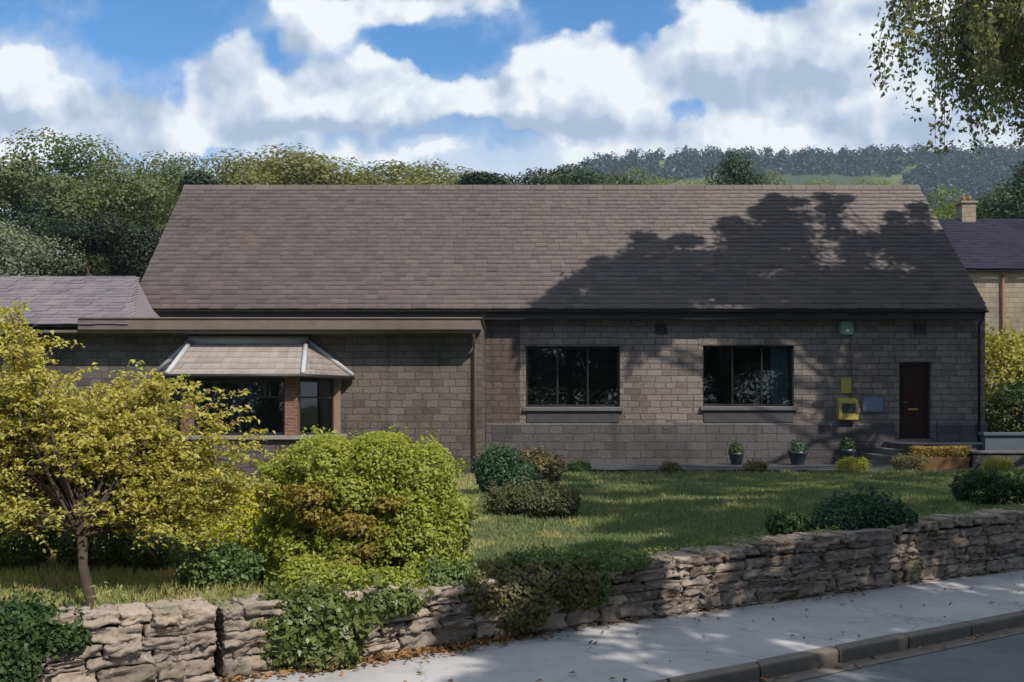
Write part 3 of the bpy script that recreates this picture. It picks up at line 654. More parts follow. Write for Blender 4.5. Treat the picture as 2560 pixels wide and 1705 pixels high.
# canted bay
bay = MB(); by = 22.6
poly = [(-8.3, EY-.002), (-7.4, by), (-5.0, by), (-4.1, EY-.002)]
bay.prism(poly, .2, 1.32); bw = bay.build('bay_wall', M['stone_ext'], hall)
MB().prism([(-8.42, EY-.003), (-7.46, by-.09), (-4.94, by-.09), (-3.98, EY-.003)], 1.323, 1.41).build('bay_sill', M['dressed'], bw)
for (cx, cy, s_, mt, nm) in ((-7.38, by+.13, .14, 'brick', 'pillar'), (-5.02, by+.13, .14, 'brick', 'pillar'), (-8.22, EY-.12, .09, 'timber', 'post'), (-4.2, EY-.12, .09, 'timber', 'post')):
    MB().box(cx-s_, cx+s_, cy-s_, cy+s_, 1.413, 2.72).build(nm, M[mt], bw, bevel=.006)
def bay_pane(a, b, n):
    a = Vector((*a, 0)); b = Vector((*b, 0)); d = (b-a).normalized(); nn = Vector((-d.y, d.x, 0)); L = (b-a).length; fm = MB()
    def bar(s0, s1, z0, z1, w_, mb):
        q = [a+d*s0-nn*w_/2, a+d*s1-nn*w_/2, a+d*s1+nn*w_/2, a+d*s0+nn*w_/2]; mb.prism([(v.x, v.y) for v in q], z0, z1)
    for i in range(n+1): s0 = i*(L-.05)/n; bar(s0, s0+.05, 1.413, 2.7, .06, fm)
    for i in range(n): bar(i*(L-.05)/n+.05, (i+1)*(L-.05)/n, 1.413, 1.47, .058, fm); bar(i*(L-.05)/n+.05, (i+1)*(L-.05)/n, 2.63, 2.69, .058, fm); bar(i*(L-.05)/n+.05, (i+1)*(L-.05)/n, 2.26, 2.3, .05, fm)
    f = fm.build('bay_window', M['dark_paint'], hall)
    for i in range(n):
        g = MB(); bar(i*(L-.05)/n+.05, (i+1)*(L-.05)/n, 1.47, 2.26, .006, g); bar(i*(L-.05)/n+.05, (i+1)*(L-.05)/n, 2.3, 2.63, .006, g); g.build('pane', M['glass'], f)
bay_pane((-7.24, by+.1), (-5.16, by+.1), 2); bay_pane((-4.92, by+.28), (-4.28, EY-.22), 1); bay_pane((-8.12, EY-.22), (-7.48, by+.28), 1)
# hipped bay roof: tiled facets with pale hips
Tz, Ez = 3.62, 2.76
top = [(-7.7, EY-.01, Tz), (-4.95, EY-.01, Tz)]; ev = [(-8.62, EY-.01, Ez), (-7.72, by-.32, Ez), (-4.68, by-.32, Ez), (-3.82, EY-.01, Ez)]
def facet_tiles(A, B, C, D, rows, seed):
    """A-B eave, D-C top"""
    rs = np.random.RandomState(seed); A, B, C, D = map(np.array, (A, B, C, D)); V = []; F = []; b = 0; nrm = np.cross(B-A, D-A); nrm /= np.linalg.norm(nrm)
    for r in range(rows):
        t0, t1 = r/rows, min((r+1.5)/rows, 1); l0, r0, l1, r1 = A+(D-A)*t0, B+(C-B)*t0, A+(D-A)*t1, B+(C-B)*t1
        n = max(2, int(np.linalg.norm(r0-l0)/.2)); cut = np.linspace(0, 1, n+1)
        for i in range(n):
            a, c = cut[i]+.012/n, cut[i+1]-.012/n; h = .028+.008*rs.rand()
            V += [l0+(r0-l0)*a+nrm*h, l0+(r0-l0)*c+nrm*h, l1+(r1-l1)*c+nrm*.004, l1+(r1-l1)*a+nrm*.004, l0+(r0-l0)*a+nrm*(h-.02), l0+(r0-l0)*c+nrm*(h-.02)]
            F += [(b, b+1, b+2, b+3), (b+4, b+5, b+1, b)]; b += 6
    return np.array(V), np.array(F)
Vs = []; Fs = []; b0 = 0
for q in ((ev[1], ev[2], top[1], top[0]), (ev[2], ev[3], np.array(top[1])+np.array([.01, 0, 0]), top[1]), (ev[0], ev[1], top[0], np.array(top[0])-np.array([.01, 0, 0]))):
    v_, f_ = facet_tiles(*q, 6, 3); Vs.append(v_); Fs.append(f_+b0); b0 += len(v_)
br = link('bay_roof', mesh_np('bay_roof', np.concatenate(Vs), np.concatenate(Fs)), M['bay_tile'], hall)
m = MB(); m.add([*ev, *top], [(1, 2, 5, 4), (2, 3, 5), (0, 1, 4), (0, 3, 2, 1)]); m.build('bay_soffit', M['timber'], br)
m = MB(); m.tube([Vector(top[0])+Vector((-.05, -.05, .02)), Vector(top[1])+Vector((.05, -.05, .02))], .12, 8)
m.tube([Vector(top[1])+Vector((0, -.05, .03)), Vector(ev[2])+Vector((0, 0, .05))], .06, 8); m.tube([Vector(top[0])+Vector((0, -.05, .03)), Vector(ev[1])+Vector((0, 0, .05))], .06, 8)
m.tube([Vector(top[1])+Vector((.03, -.06, .03)), Vector(ev[3])+Vector((0, -.06, .05))], .06, 8); m.tube([Vector(top[0])+Vector((-.03, -.06, .03)), Vector(ev[0])+Vector((0, -.06, .05))], .06, 8)
m.build('lead_cap', M['lead'], br, True)
m = MB(); pts = [ev[0], ev[1], ev[2], ev[3]]
m.tube([Vector(p)+Vector((0, -.05, -.01)) for p in pts], .05, 8); m.build('bay_gutter', M['dark_paint'], br, True)

# ---- things fixed on the front wall
o = thing('alarm_box', (9.06, FY, 4.19), 'pale green alarm box high under the eaves', 'alarm box')
m = MB(); m.prism([(8.87, FY-.001), (8.9, FY-.11), (9.22, FY-.11), (9.25, FY-.001)], 4.0, 4.38); m.build('case', M['green_box'], o, bevel=.02)
m = MB(); m.tube([(9.06, FY-.11, 4.1), (9.06, FY-.135, 4.1)], .05, 10); m.build('lamp', M['white'], o, True)
o = thing('defibrillator_cabinet', (9.06, FY, 1.95), 'yellow wall cabinet with a sloping hood left of the dark door', 'cabinet')
m = MB(); m.add([(8.8, FY-.001, 1.7), (9.32, FY-.001, 1.7), (9.32, FY-.22, 1.7), (8.8, FY-.22, 1.7), (8.8, FY-.001, 2.3), (9.32, FY-.001, 2.3), (9.32, FY-.22, 2.2), (8.8, FY-.22, 2.2)], [(0, 1, 2, 3), (4, 7, 6, 5), (3, 2, 6, 7), (0, 3, 7, 4), (1, 5, 6, 2), (0, 4, 5, 1)]); m.build('case', M['yellow'], o, bevel=.02)
MB().box(8.88, 9.24, FY-.228, FY-.222, 1.88, 2.14).build('cabinet_window', M['pot'], o)
m = MB(); m.tube([(9.28, FY-.25, 1.85), (9.28, FY-.25, 2.05)], .012, 8); m.tube([(9.28, FY-.22, 1.87), (9.28, FY-.25, 1.87)], .01, 6); m.tube([(9.28, FY-.22, 2.03), (9.28, FY-.25, 2.03)], .01, 6); m.build('handle', M['dark_paint'], o, True)
o = thing('wall_sign', (9.06, FY, 2.6), 'small dull yellow upright sign above the yellow cabinet', 'sign')
MB().box(8.92, 9.2, FY-.03, FY-.001, 2.42, 2.84).build('board', M['yellow'], o, bevel=.006)
o = bpy.data.objects['defibrillator_cabinet']; m = MB(); m.tube([(9.2, FY-.02, 2.3), (9.2, FY-.02, 4.5)], .014, 6); m.build('cable_conduit', M['sill'], o, True)
o = thing('notice_board', (9.8, FY, 2.15), 'pale blue notice panel between the yellow cabinet and the dark door', 'notice')
MB().box(9.52, 10.05, FY-.035, FY-.001, 1.93, 2.32).build('board', M['blue_sign'], o, bevel=.006)
m = MB(); m.box(9.49, 10.08, FY-.045, FY-.001, 2.322, 2.35); m.box(9.49, 10.08, FY-.045, FY-.001, 1.9, 1.928); m.box(9.49, 9.518, FY-.045, FY-.001, 1.93, 2.32); m.box(10.052, 10.08, FY-.045, FY-.001, 1.93, 2.32); m.build('frame', M['sill'], o)

# ---- path, terrace, steps
def flat(name, mat, poly, z, kind='structure'):
    m = MB(); m.add([(x, y, z) for x, y in poly], [tuple(range(len(poly)))]); return tag(m.build(name, mat), kind=kind)
flat('path', M['path'], [(-.5, 24.3), (10.2, 24.0), (22, 23.2), (22, 26.99), (-.5, 26.99)], .52)
o = MB(); o.box(10.05, 18, 24.9, FY-.07, .4, 1.10); tag(o.build('terrace', M['plinth']), kind='structure')
flat('terrace_paving', M['path'], [(10.05, 24.9), (18, 24.9), (18, 26.93), (10.05, 26.93)], 1.104)
m = MB()
for i in range(3): m.box(9.1+i*.315, 9.1+(i+1)*.315-.001, 25.4+.003*i, 26.9-.003*i, .4, .66+i*.15)
tag(m.build('steps', M['sill'], bevel=.012), kind='structure')
o = thing('parapet_wall', (14, 24.9, 1.1), 'low pale grey parapet wall edging the terrace at the right edge', 'wall')
m = MB(); m.box(11.75, 18, 24.72, 24.895, .45, 1.34); m.build('wall_body', M['concrete'], o, bevel=.015)
m = MB(); m.box(11.68, 18, 24.66, 24.96, 1.343, 1.42); m.build('coping', M['concrete'], o, bevel=.012)
o = thing('dark_retaining_wall', (14, 24.2, .5), 'low dark stone retaining wall in front of the pale parapet', 'wall')
m = MB(); m.box(11.2, 18, 24.2, 24.55, .3, .92); m.build('wall_body', M['plinth'], o, bevel=.02)
MB().box(11.15, 18, 24.16, 24.6, .923, .98).build('coping', M['sill'], o, bevel=.012)

# ------------------------------------------------------------------ garden walls of separate stones
def stone_template():
    bm = bmesh.new(); bmesh.ops.create_cube(bm, size=1); bmesh.ops.bevel(bm, geom=bm.edges[:], offset=.09, segments=2, affect='EDGES', profile=.6); bmesh.ops.subdivide_edges(bm, edges=[e for e in bm.edges if e.calc_length() > .5], cuts=4, use_grid_fill=True)
    bmesh.ops.triangulate(bm, faces=bm.faces); V = np.array([v.co[:] for v in bm.verts]); F = np.array([[v.index for v in f.verts] for f in bm.faces]); bm.free(); return V, F
ST_V, ST_F = stone_template()
def stone_wall(name, label, x0, x1, off, seed, dz=0.0, hh=(.06, .13), ll=(.14, .46), thick=.4):
    rs = np.random.RandomState(seed); n = 400; xs = np.linspace(x0, x1, n); ys = Yw(xs)+off
    s = np.concatenate([[0], np.cumsum(np.hypot(np.diff(xs), np.diff(ys)))]); S = s[-1]; VV = []; FF = []; b = 0
    def stone(sc, L, z, H, depth, dep_c):
        nonlocal b
        x = np.interp(sc, s, xs); y = np.interp(sc, s, ys); x2 = np.interp(min(sc+.2, S), s, xs); y2 = np.interp(min(sc+.2, S), s, ys)
        if sc+.2 > S: x2, y2 = x+(x-np.interp(sc-.2, s, xs)), y+(y-np.interp(sc-.2, s, ys))
        d = np.array([x2-x, y2-y, 0]); d /= np.linalg.norm(d); nn = np.array([-d[1], d[0], 0])
        q = ST_V*np.array([L, depth, H]); q = q+rs.normal(size=3)*.0
        k = vnoise(ST_V*2.2+rs.rand(3)*50, 1, 4)
        q = q+ST_V*np.array([.05*L, .06, .07*H])*k[:, None]*1.2+rs.normal(size=(len(q), 1))*ST_V*np.array([.012, .02, .012])
        a = rs.normal()*.035; ca, sa = math.cos(a), math.sin(a); qx, qz = q[:, 0]*ca-q[:, 2]*sa, q[:, 0]*sa+q[:, 2]*ca
        P = np.array([x, y, z])+np.outer(qx, d)+np.outer(q[:, 1]+dep_c+rs.normal()*.014, nn); P[:, 2] = z+qz
        VV.append(P); FF.append(ST_F+b); b += len(P)
    zc = -.04
    zmax = max(Ztop(x0), Ztop(x1))+dz
    while zc < zmax:
        H = rs.uniform(*hh); sc = -rs.rand()*.2
        while sc < S:
            L = rs.uniform(*ll); c = min(max(sc+L/2, L/2), S-L/2); x = np.interp(c, s, xs); zt = Ztop(x)+dz-.075
            if 0 <= c <= S and zc+H*.6 < zt:
                if zc+H > zt-.02 or rs.rand() > .16: stone(c, L*.95, zc+H/2, min(H*.95, max(.04, zt-zc)), .24, .10)
                else: stone(c, L*.97, zc+H*.27, H*.5, .24, .10); stone(c, L*.95, zc+H*.76, H*.46, .24, .105)
            sc += L
        zc += H
    sc = 0
    while sc < S:                                                # uneven coping stones
        L = rs.uniform(.16, .42); c = min(sc+L/2, S); x = np.interp(c, s, xs); stone(c, L*.97, Ztop(x)+dz-.04+rs.normal()*.008, rs.uniform(.075, .11), thick+rs.uniform(-.05, .05), thick/2-.04); sc += L
    o = thing(name, (float(xs[n//2]), float(ys[n//2]), 0), label, 'wall')
    link('stonework', mesh_np('stonework', np.concatenate(VV), np.concatenate(FF)), M['dry'], o)
    m = MB(); k = 24; X = np.linspace(x0+.22, x1-.22, k)
    for i in range(k-1):
        a, c = X[i], X[i+1]; ya, yc = Yw(a)+off+.08, Yw(c)+off+.08; za, zd = Ztop(a)+dz-.09, Ztop(c)+dz-.09
        m.add([(a, ya, -.1), (c, yc, -.1), (c, yc, zd), (a, ya, za), (a, ya+thick-.1, za), (c, yc+thick-.1, zd), (a, ya+thick-.1, -.1), (c, yc+thick-.1, -.1)], [(0, 1, 2, 3), (3, 2, 5, 4), (4, 5, 7, 6)]+([(0, 3, 4, 6)] if i == 0 else [])+([(1, 7, 5, 2)] if i == k-2 else []))
    m.build('wall_core', M['earth'], o)
stone_wall('dry_stone_wall', 'sunlit dry stone garden wall at the lower left below the golden tree', -7.5, -2.19, -.16, 2, .02, (.055, .12))
stone_wall('dry_stone_wall', 'shaded dry stone garden wall running along the pavement below the lawn', -2.19, 26, 0.0, 7, 0, (.075, .15), (.16, .44))

# ------------------------------------------------------------------ garden plants
def golden_tree():
    rs = np.random.RandomState(77); bx, by_ = -3.42, 8.0; bz = float(gz(bx, by_))
    root = thing('golden_tree', (bx, by_, bz), 'small spreading golden yellow tree with arching sprays behind the left wall', 'tree')
    tm = MB(); fork = np.array([bx-.12, by_+.2, bz+.6])
    tm.tube([(bx+.06, by_, bz-.2), (bx+.03, by_, bz+.1), (bx-.07, by_+.1, bz+.33), tuple(fork)], [.06, .045, .038, .04], 9)
    ends = []
    P = []; N = []; 
    specs = []
    for i in range(34):
        an = rs.rand()*6.28; rr = rs.uniform(.4, 1.3); z = rs.uniform(.8, 1.55)-.2*rr
        q = (fork[0]-.25+rr*math.cos(an)*1.1, fork[1]+.28+rr*math.sin(an)*.5, bz+.4+z)
        if q[0] < -2.9: specs.append(q)
    specs += [(-3.9, 8.0, 1.22), (-3.1, 8.0, 1.2), (-4.3, 8.1, 1.12), (-2.75, 8.2, 1.05), (-3.5, 8.5, 1.3), (-4.7, 8.2, 1.3), (-2.55, 8.4, 1.12), (-2.3, 8.6, 1.2), (-2.8, 8.6, 1.15), (-2.95, 8.3, 1.25), (-2.2, 8.5, 1.35), (-3.2, 8.5, 1.25), (-4.4, 8.3, 1.3), (-4.0, 8.5, 1.3), (-2.6, 8.5, 1.7), (-2.35, 8.4, 1.98), (-2.15, 8.5, 1.75), (-2.3, 8.5, 1.5), (-2.6, 8.3, 1.4), (-3.1, 8.2, 1.5), (-4.2, 8.2, 1.5), (-4.5, 8.2, 1.5), (-2.4, 8.6, 1.35), (-3.3, 8.4, 2.1), (-3.7, 8.3, 2.15), (-4.5, 8.3, 2.2), (-4.15, 8.2, 2.95), (-4.05, 8.2, 2.8), (-4.3, 8.2, 2.7), (-4.15, 8.3, 2.62), (-4.1, 8.4, 2.4),
              (-4.5, 8.2, 2.35), (-2.62, 8.4, 2.15), (-2.9, 8.5, 2.2), (-2.9, 8.3, 1.75), (-4.7, 8.2, 1.95), (-4.8, 8.4, 1.6), (-2.7, 8.7, 1.5), (-3.3, 8.4, 1.65), (-4.0, 8.8, 1.95), (-3.5, 8.7, 2.0)]
    for e_ in specs:
        e_ = np.array(e_)*np.array([1.035, 1, 1])+np.array([0, .3, -.04]); e_[0] -= .22*max(0.0, min(1.0, e_[0]+3.3)); limb(tm, fork+rs.normal(size=3)*.02, e_, .017, .005, rs, .12, 5, 6)
        for _ in range(22):                                       # arching sprays of paired leaflets
            st = fork+(e_-fork)*rs.uniform(.45, 1.02)+rs.normal(size=3)*.05; st[2] += .06
            d = rs.normal(size=3); d[2] = abs(d[2])*.5+.1; d += (e_-fork)/np.linalg.norm(e_-fork)*.8; d /= np.linalg.norm(d); L = rs.uniform(.25, .6); pts = []
            for k in range(9):
                t = k/8; p = st+d*L*t+np.array([0, 0, -.42*L*t*t]); pts.append(p)
            tm.tube(pts[::2], [.004, .003, .003, .002, .0015], 4, False)
            for k in range(1, 9):
                side = np.cross(d, [0, 0, 1]); side /= max(np.linalg.norm(side), 1e-3)
                for sg in (-1, 1):
                    for q in range(2): P.append(pts[k]+side*sg*(.022+.03*q)+rs.normal(size=3)*.014); N.append(np.array([0, 0, 1])+rs.normal(size=3)*.55+side*sg*.3)
    tm.build('trunk', M['bark'], root, True)
    link('crown', leaf_mesh('crown', np.array(P), np.array(N), np.random.RandomState(2).uniform(.03, .062, len(P)), .5, 4), M['gold_leaf'], root)
golden_tree()
def bush(name, label, cat, lobes, mat, n, leaf, seed, aspect=.6, hole=.25, group=None, stems=True, droop=0, depth=.3, up=.5, shoots=90):
    """lobes: (x, y, z, rx, ry, rz); leaves lie in the outer shell of each lobe with gaps"""
    rs = np.random.RandomState(seed); lob = np.array(lobes, float); A = np.array([l[3]*l[4]+l[4]*l[5]+l[3]*l[5] for l in lob]); A /= A.sum(); P = []; N = []
    for l, a in zip(lob, A):
        k = int(n*a); d = rand_dir(rs, k); bump = 1+.10*vnoise(d*3+l[0], seed, 3); q = bump*(1-depth*rs.rand(k)**1.6)
        p = l[:3]+d*l[3:6]*q[:, None]
        keep = vnoise(p*3.1, seed+5, 2) > -1+hole*1.6
        inside = np.zeros(k, bool)
        for l2 in lob:
            if l2 is not l: inside |= (np.sum(((p-l2[:3])/l2[3:6])**2, axis=1) < .45)
        keep &= ~inside; P.append(p[keep]); N.append((d/l[3:6]*l[3:6].mean())[keep]+np.array([0, 0, up])+rs.normal(size=(keep.sum(), 3))*.6)
    for _ in range(shoots):                                       # young shoots that break the outline
        l = lob[rs.choice(len(lob), p=A)]; d = rand_dir(rs, 1)[0]; d[2] = abs(d[2])*.9+.1; b0 = l[:3]+d*l[3:6]*.95; L = rs.uniform(.12, .42)*l[3:6].mean(); e = d+np.array([0, 0, .5])+rs.normal(size=3)*.35; e /= np.linalg.norm(e)
        k = 12; tt = rs.rand(k, 1); P.append(b0+e*L*tt+rs.normal(size=(k, 3))*leaf*.55); N.append(rs.normal(size=(k, 3))+np.array([0, -.2, .5]))
    P = np.concatenate(P); N = np.concatenate(N)
    zb = float(gz(lob[0][0], lob[0][1])); root = thing(name, (lob[0][0], lob[0][1], zb), label, cat, group)
    link('foliage', leaf_mesh('foliage', P, N, leaf, aspect, seed, droop=droop), mat, root)
    if stems:
        m = MB(); c0 = np.array([lob[0][0], lob[0][1], zb-.1])
        for l in lob:
            for _ in range(3): limb(m, c0+rs.normal(size=3)*np.array([.06, .06, 0]), l[:3]+rs.normal(size=3)*l[3:6]*.4, .02, .006, rs, .03, 5, 4)
        m.build('stem', M['bark'], root, True)
    return root
bush('globe_shrub', 'big round lime green shrub with bronze patches at the middle front', 'shrub',
     [(-1.55, 9.65, 1.15, .66, .55, .6), (-1.75, 9.3, 1.5, .4, .42, .32), (-1.22, 9.3, 1.58, .36, .4, .28), (-.85, 9.4, 1.38, .36, .42, .36), (-2.1, 9.4, 1.3, .3, .36, .34), (-.68, 9.4, .95, .34, .4, .36), (-.72, 9.3, .55, .32, .36, .3),
      (-1.4, 9.15, 1.28, .34, .3, .26), (-1.85, 9.2, 1.1, .22, .3, .2), (-.98, 9.15, 1.12, .3, .32, .22), (-1.6, 9.0, .55, .34, .3, .2), (-1.1, 8.95, .5, .28, .3, .2), (-1.02, 9.05, .8, .36, .3, .3), (-1.5, 8.95, .78, .34, .26, .22), (-.78, 9.1, .85, .32, .3, .3), (-1.9, 9.05, .78, .26, .26, .24), (-2.22, 9.5, .85, .22, .3, .26), (-2.1, 9.3, .5, .28, .3, .22), (-1.0, 8.6, .5, .26, .2, .2), (-1.45, 8.4, .55, .3, .22, .2), (-1.75, 8.5, .62, .24, .22, .2), (-.72, 8.85, .55, .22, .2, .2)],
     M['globe_leaf'], 95000, .043, 31, .6, .36, depth=.4, up=.8, shoots=420)
def bronze():
    root = bpy.data.objects['globe_shrub']; rs = np.random.RandomState(12); P = []; N = []
    for k in range(15):
        x = rs.uniform(-1.9, -1.05); z = rs.uniform(.6, 1.3); y = 8.93-.15*math.cos((x+1.45)*2.5)+rs.uniform(-.05, .12); r = rs.uniform(.08, .17); m_ = int(2200*r)
        d = rand_dir(rs, m_); p = np.array([x, y, z])+d*r*np.array([1.2, 1, .8])*(.3+.8*rs.rand(m_, 1)); P.append(p); N.append(d+rs.normal(size=d.shape)*.6+np.array([0, -.2, .6]))
    tag(link('bronze_foliage', leaf_mesh('bronze_foliage', np.concatenate(P), np.concatenate(N), .047, .6, 13), M['bronze_leaf'], root), 'bronze turning leaves at the middle front')
bronze()
bush('flowering_shrub', 'low shrub with bright yellow flowers between the golden tree and the round shrub', 'shrub', [(-2.95, 10.6, .85, .45, .35, .4), (-2.55, 10.7, .8, .38, .35, .38), (-3.3, 10.5, .72, .35, .3, .3)], M['flower_leaf'], 9000, .045, 32)
bush('low_shrub', 'low green shrub just right of the golden tree trunk on the sunny grass', 'shrub', [(-2.75, 9.0, .62, .26, .24, .2), (-2.5, 9.1, .58, .22, .2, .17)], M['fresh_leaf'], 4000, .05, 33)
bush('low_shrub', 'fresh green low shrub at the left edge behind the golden tree', 'shrub', [(-5.0, 9.8, .75, .45, .35, .4), (-5.5, 9.9, .75, .45, .35, .4)], M['fresh_leaf'], 7000, .055, 34)
bush('low_shrub', 'dark shrub under the golden tree crown', 'shrub', [(-4.1, 10.0, .8, .5, .4, .4), (-3.6, 9.95, .66, .3, .35, .22)], M['ivy_leaf'], 8000, .05, 35)
bush('trailing_ivy', 'green trailing ivy hanging over the wall to the pavement below the round shrub', 'ivy', [(-1.62, 7.95, .42, .42, .2, .2), (-1.4, 7.93, .26, .26, .14, .28), (-1.85, 7.8, .3, .2, .16, .28), (-1.05, 8.25, .46, .3, .16, .12), (-1.55, 7.86, .16, .24, .14, .18)], M['ivy_leaf'], 11000, .06, 36, .75, .35, stems=False, droop=1.2, depth=.6)
bush('trailing_ivy', 'olive green creeper spilling over the wall right of the round shrub', 'ivy', [(.1, 9.12, .48, .45, .22, .16), (-.4, 8.85, .4, .35, .2, .22), (.5, 9.25, .42, .3, .16, .24), (.05, 8.92, .28, .3, .14, .22)], M['olive_leaf'], 8000, .045, 37, .75, .4, stems=False, droop=1.2, depth=.6)
bush('overhanging_shrub', 'dark shrub hanging over the wall in the lower left corner', 'shrub', [(-3.35, 6.85, .56, .26, .28, .16), (-3.6, 6.6, .5, .3, .3, .24), (-3.35, 6.62, .36, .2, .16, .18), (-3.08, 6.9, .5, .16, .2, .11)], M['dark_leaf'], 9000, .05, 48, droop=.8)
bush('trailing_ivy', 'pale green weeds sprawling over the wall at its dip beside the round shrub', 'weeds', [(.95, 9.6, .6, .4, .2, .1), (.35, 9.35, .6, .35, .2, .12), (-.6, 8.75, .56, .3, .18, .14), (.75, 9.38, .38, .18, .1, .2)], M['fresh_leaf'], 6000, .045, 52, .5, .4, stems=False, droop=.8, depth=.6)
bush('corner_shrub', 'dark green upright shrub against the corner of the flat roofed part', 'shrub', [(-.25, 18.3, .85, .42, .4, .46), (.1, 18.2, .7, .4, .4, .32)], M['teal_leaf'], 8000, .07, 38)
bush('corner_shrub', 'tawny leaved shrub beside the dark upright shrub at the corner', 'shrub', [(.55, 19.0, .8, .38, .4, .36), (.3, 19.2, .85, .28, .3, .36)], M['olive_leaf'], 5000, .07, 39)
bush('mounded_shrub', 'drab olive rounded mound of shrub on the lawn near the corner', 'shrub', [(.35, 15.0, .64, .5, .45, .26), (.0, 15.1, .62, .42, .4, .26), (.72, 15.0, .6, .3, .35, .22)], M['drab_leaf'], 9000, .05, 40)
bush('wall_shrub', 'blue green low shrub draped over the top of the shaded wall', 'shrub', [(4.15, 11.75, .78, .42, .32, .26), (3.75, 11.5, .74, .3, .25, .17), (4.5, 11.8, .75, .28, .25, .18)], M['teal_leaf'], 9000, .05, 41, droop=.5)
bush('dark_shrub', 'very dark low shrub on the grass near the right end of the wall', 'shrub', [(6.9, 14.6, .82, .4, .35, .28), (7.35, 14.7, .8, .35, .3, .22)], M['dark_leaf'], 5000, .055, 42)
bush('dark_shrub', 'small dark clump of leaves on the lawn edge left of the blue green shrub', 'shrub', [(3.15, 11.35, .68, .22, .18, .14)], M['dark_leaf'], 1800, .045, 43)
bush('garden_hedge', 'sunlit yellow green hedge past the right end of the hall', 'hedge', [(15.1, 30.5, 2.7, 1.2, 1.1, 1.7), (16.8, 30.5, 2.3, 1.4, 1.2, 1.6), (18.3, 31, 2.5, 1.4, 1.2, 1.7)], M['hedge_leaf'], 16000, .14, 44)
bush('garden_hedge', 'hedge in shade dark leaves standing for the shadow under the yellow green hedge at the right edge', 'hedge', [(14.5, 28.6, 1.5, 1.0, .8, 1.25), (15.8, 28.6, 1.55, 1.2, .8, 1.3), (17.2, 28.5, 1.6, 1.3, .8, 1.3)], M['dark_leaf'], 12000, .11, 45)  # shadow below the yellow hedge, given as dark leaf colour
for i, (x, y, s_, mt, lb) in enumerate(((5.9, 24.1, .26, 'olive_leaf', 'pale yellowish tuft at the far lawn edge below the right window'), (8.0, 23.4, .34, 'hedge_leaf', 'larger yellowish tuft at the far lawn edge left of the yellow cabinet'), (9.6, 24.0, .4, 'olive_leaf', 'brownish tuft at the far lawn edge below the yellow cabinet'), (11.2, 23.0, .3, 'hedge_leaf', 'yellow green tuft at the far lawn edge below the dark door'), (1.6, 23.9, .25, 'dark_leaf', 'small dark tuft at the far lawn edge below the left window'), (3.8, 23.9, .22, 'olive_leaf', 'little straw tuft at the far lawn edge between the two windows'))):
    bush('border_tuft', lb, 'plant', [(x, y, float(gz(x, y))+s_*.35, s_, s_*.8, s_*.6)], M[mt], 900, .06, 60+i, .35, .1, 'tufts along the far lawn edge', False)
# pots by the wall
def pot(x, y, z, r, h, label, seed, leafmat):
    o = thing('plant_pot', (x, y, z), label, 'plant pot', 'pots along the front wall')
    m = MB(); k = 14; prof = [(r*.7, 0), (r*.95, h*.75), (r*1.05, h*.8), (r*1.05, h), (r*.92, h), (r*.88, h*.88), (0.001, h*.88)]; vs = []
    for rr, zz in prof:
        for i in range(k): vs.append((x+rr*math.cos(6.283*i/k), y+rr*math.sin(6.283*i/k), z+zz))
    m.add(vs, [(a*k+i, a*k+(i+1) % k, (a+1)*k+(i+1) % k, (a+1)*k+i) for a in range(len(prof)-1) for i in range(k)]); m.build('pot', M['pot'], o, True)
    rs = np.random.RandomState(seed); d = rand_dir(rs, 420); d[:, 2] = abs(d[:, 2]); p = np.array([x, y, z+h*.9])+d*r*np.array([1.1, 1.1, 1.6])*(.4+.6*rs.rand(420, 1))
    link('plant', leaf_mesh('plant', p, d+rs.normal(size=d.shape)*.5, .06, .5, seed), leafmat, o)
pot(5.95, 26.4, .522, .2, .32, 'dark pot with dark leaves under the right window', 1, M['dark_leaf'])
pot(7.55, 26.3, .522, .24, .36, 'dark pot with blue green leaves near the right side of the right window', 2, M['teal_leaf'])
pot(8.85, 26.3, .522, .22, .42, 'dark pot with dark leaves beneath the yellow cabinet', 3, M['dark_leaf'])
o = thing('flower_trough', (10.3, 24.5, .52), 'terracotta trough of orange flowers below the doorway', 'planter')
m = MB(); m.add([(9.85, 24.25, .52), (11.1, 24.25, .52), (11.1, 24.55, .52), (9.85, 24.55, .52), (9.8, 24.2, .82), (11.15, 24.2, .82), (11.15, 24.6, .82), (9.8, 24.6, .82)], [(0, 3, 2, 1), (0, 1, 5, 4), (1, 2, 6, 5), (2, 3, 7, 6), (3, 0, 4, 7), (4, 5, 6, 7)]); m.build('trough', M['terracotta'], o, bevel=.015)
rs = np.random.RandomState(8); p = np.column_stack([rs.uniform(9.8, 11.15, 1500), rs.uniform(24.2, 24.6, 1500), .82+.26*rs.rand(1500)**.8]); link('flower_heads', leaf_mesh('flower_heads', p, rs.normal(size=(1500, 3))*.6+np.array([0, -.3, 1]), .06, .7, 9), M['orange_fl'], o)

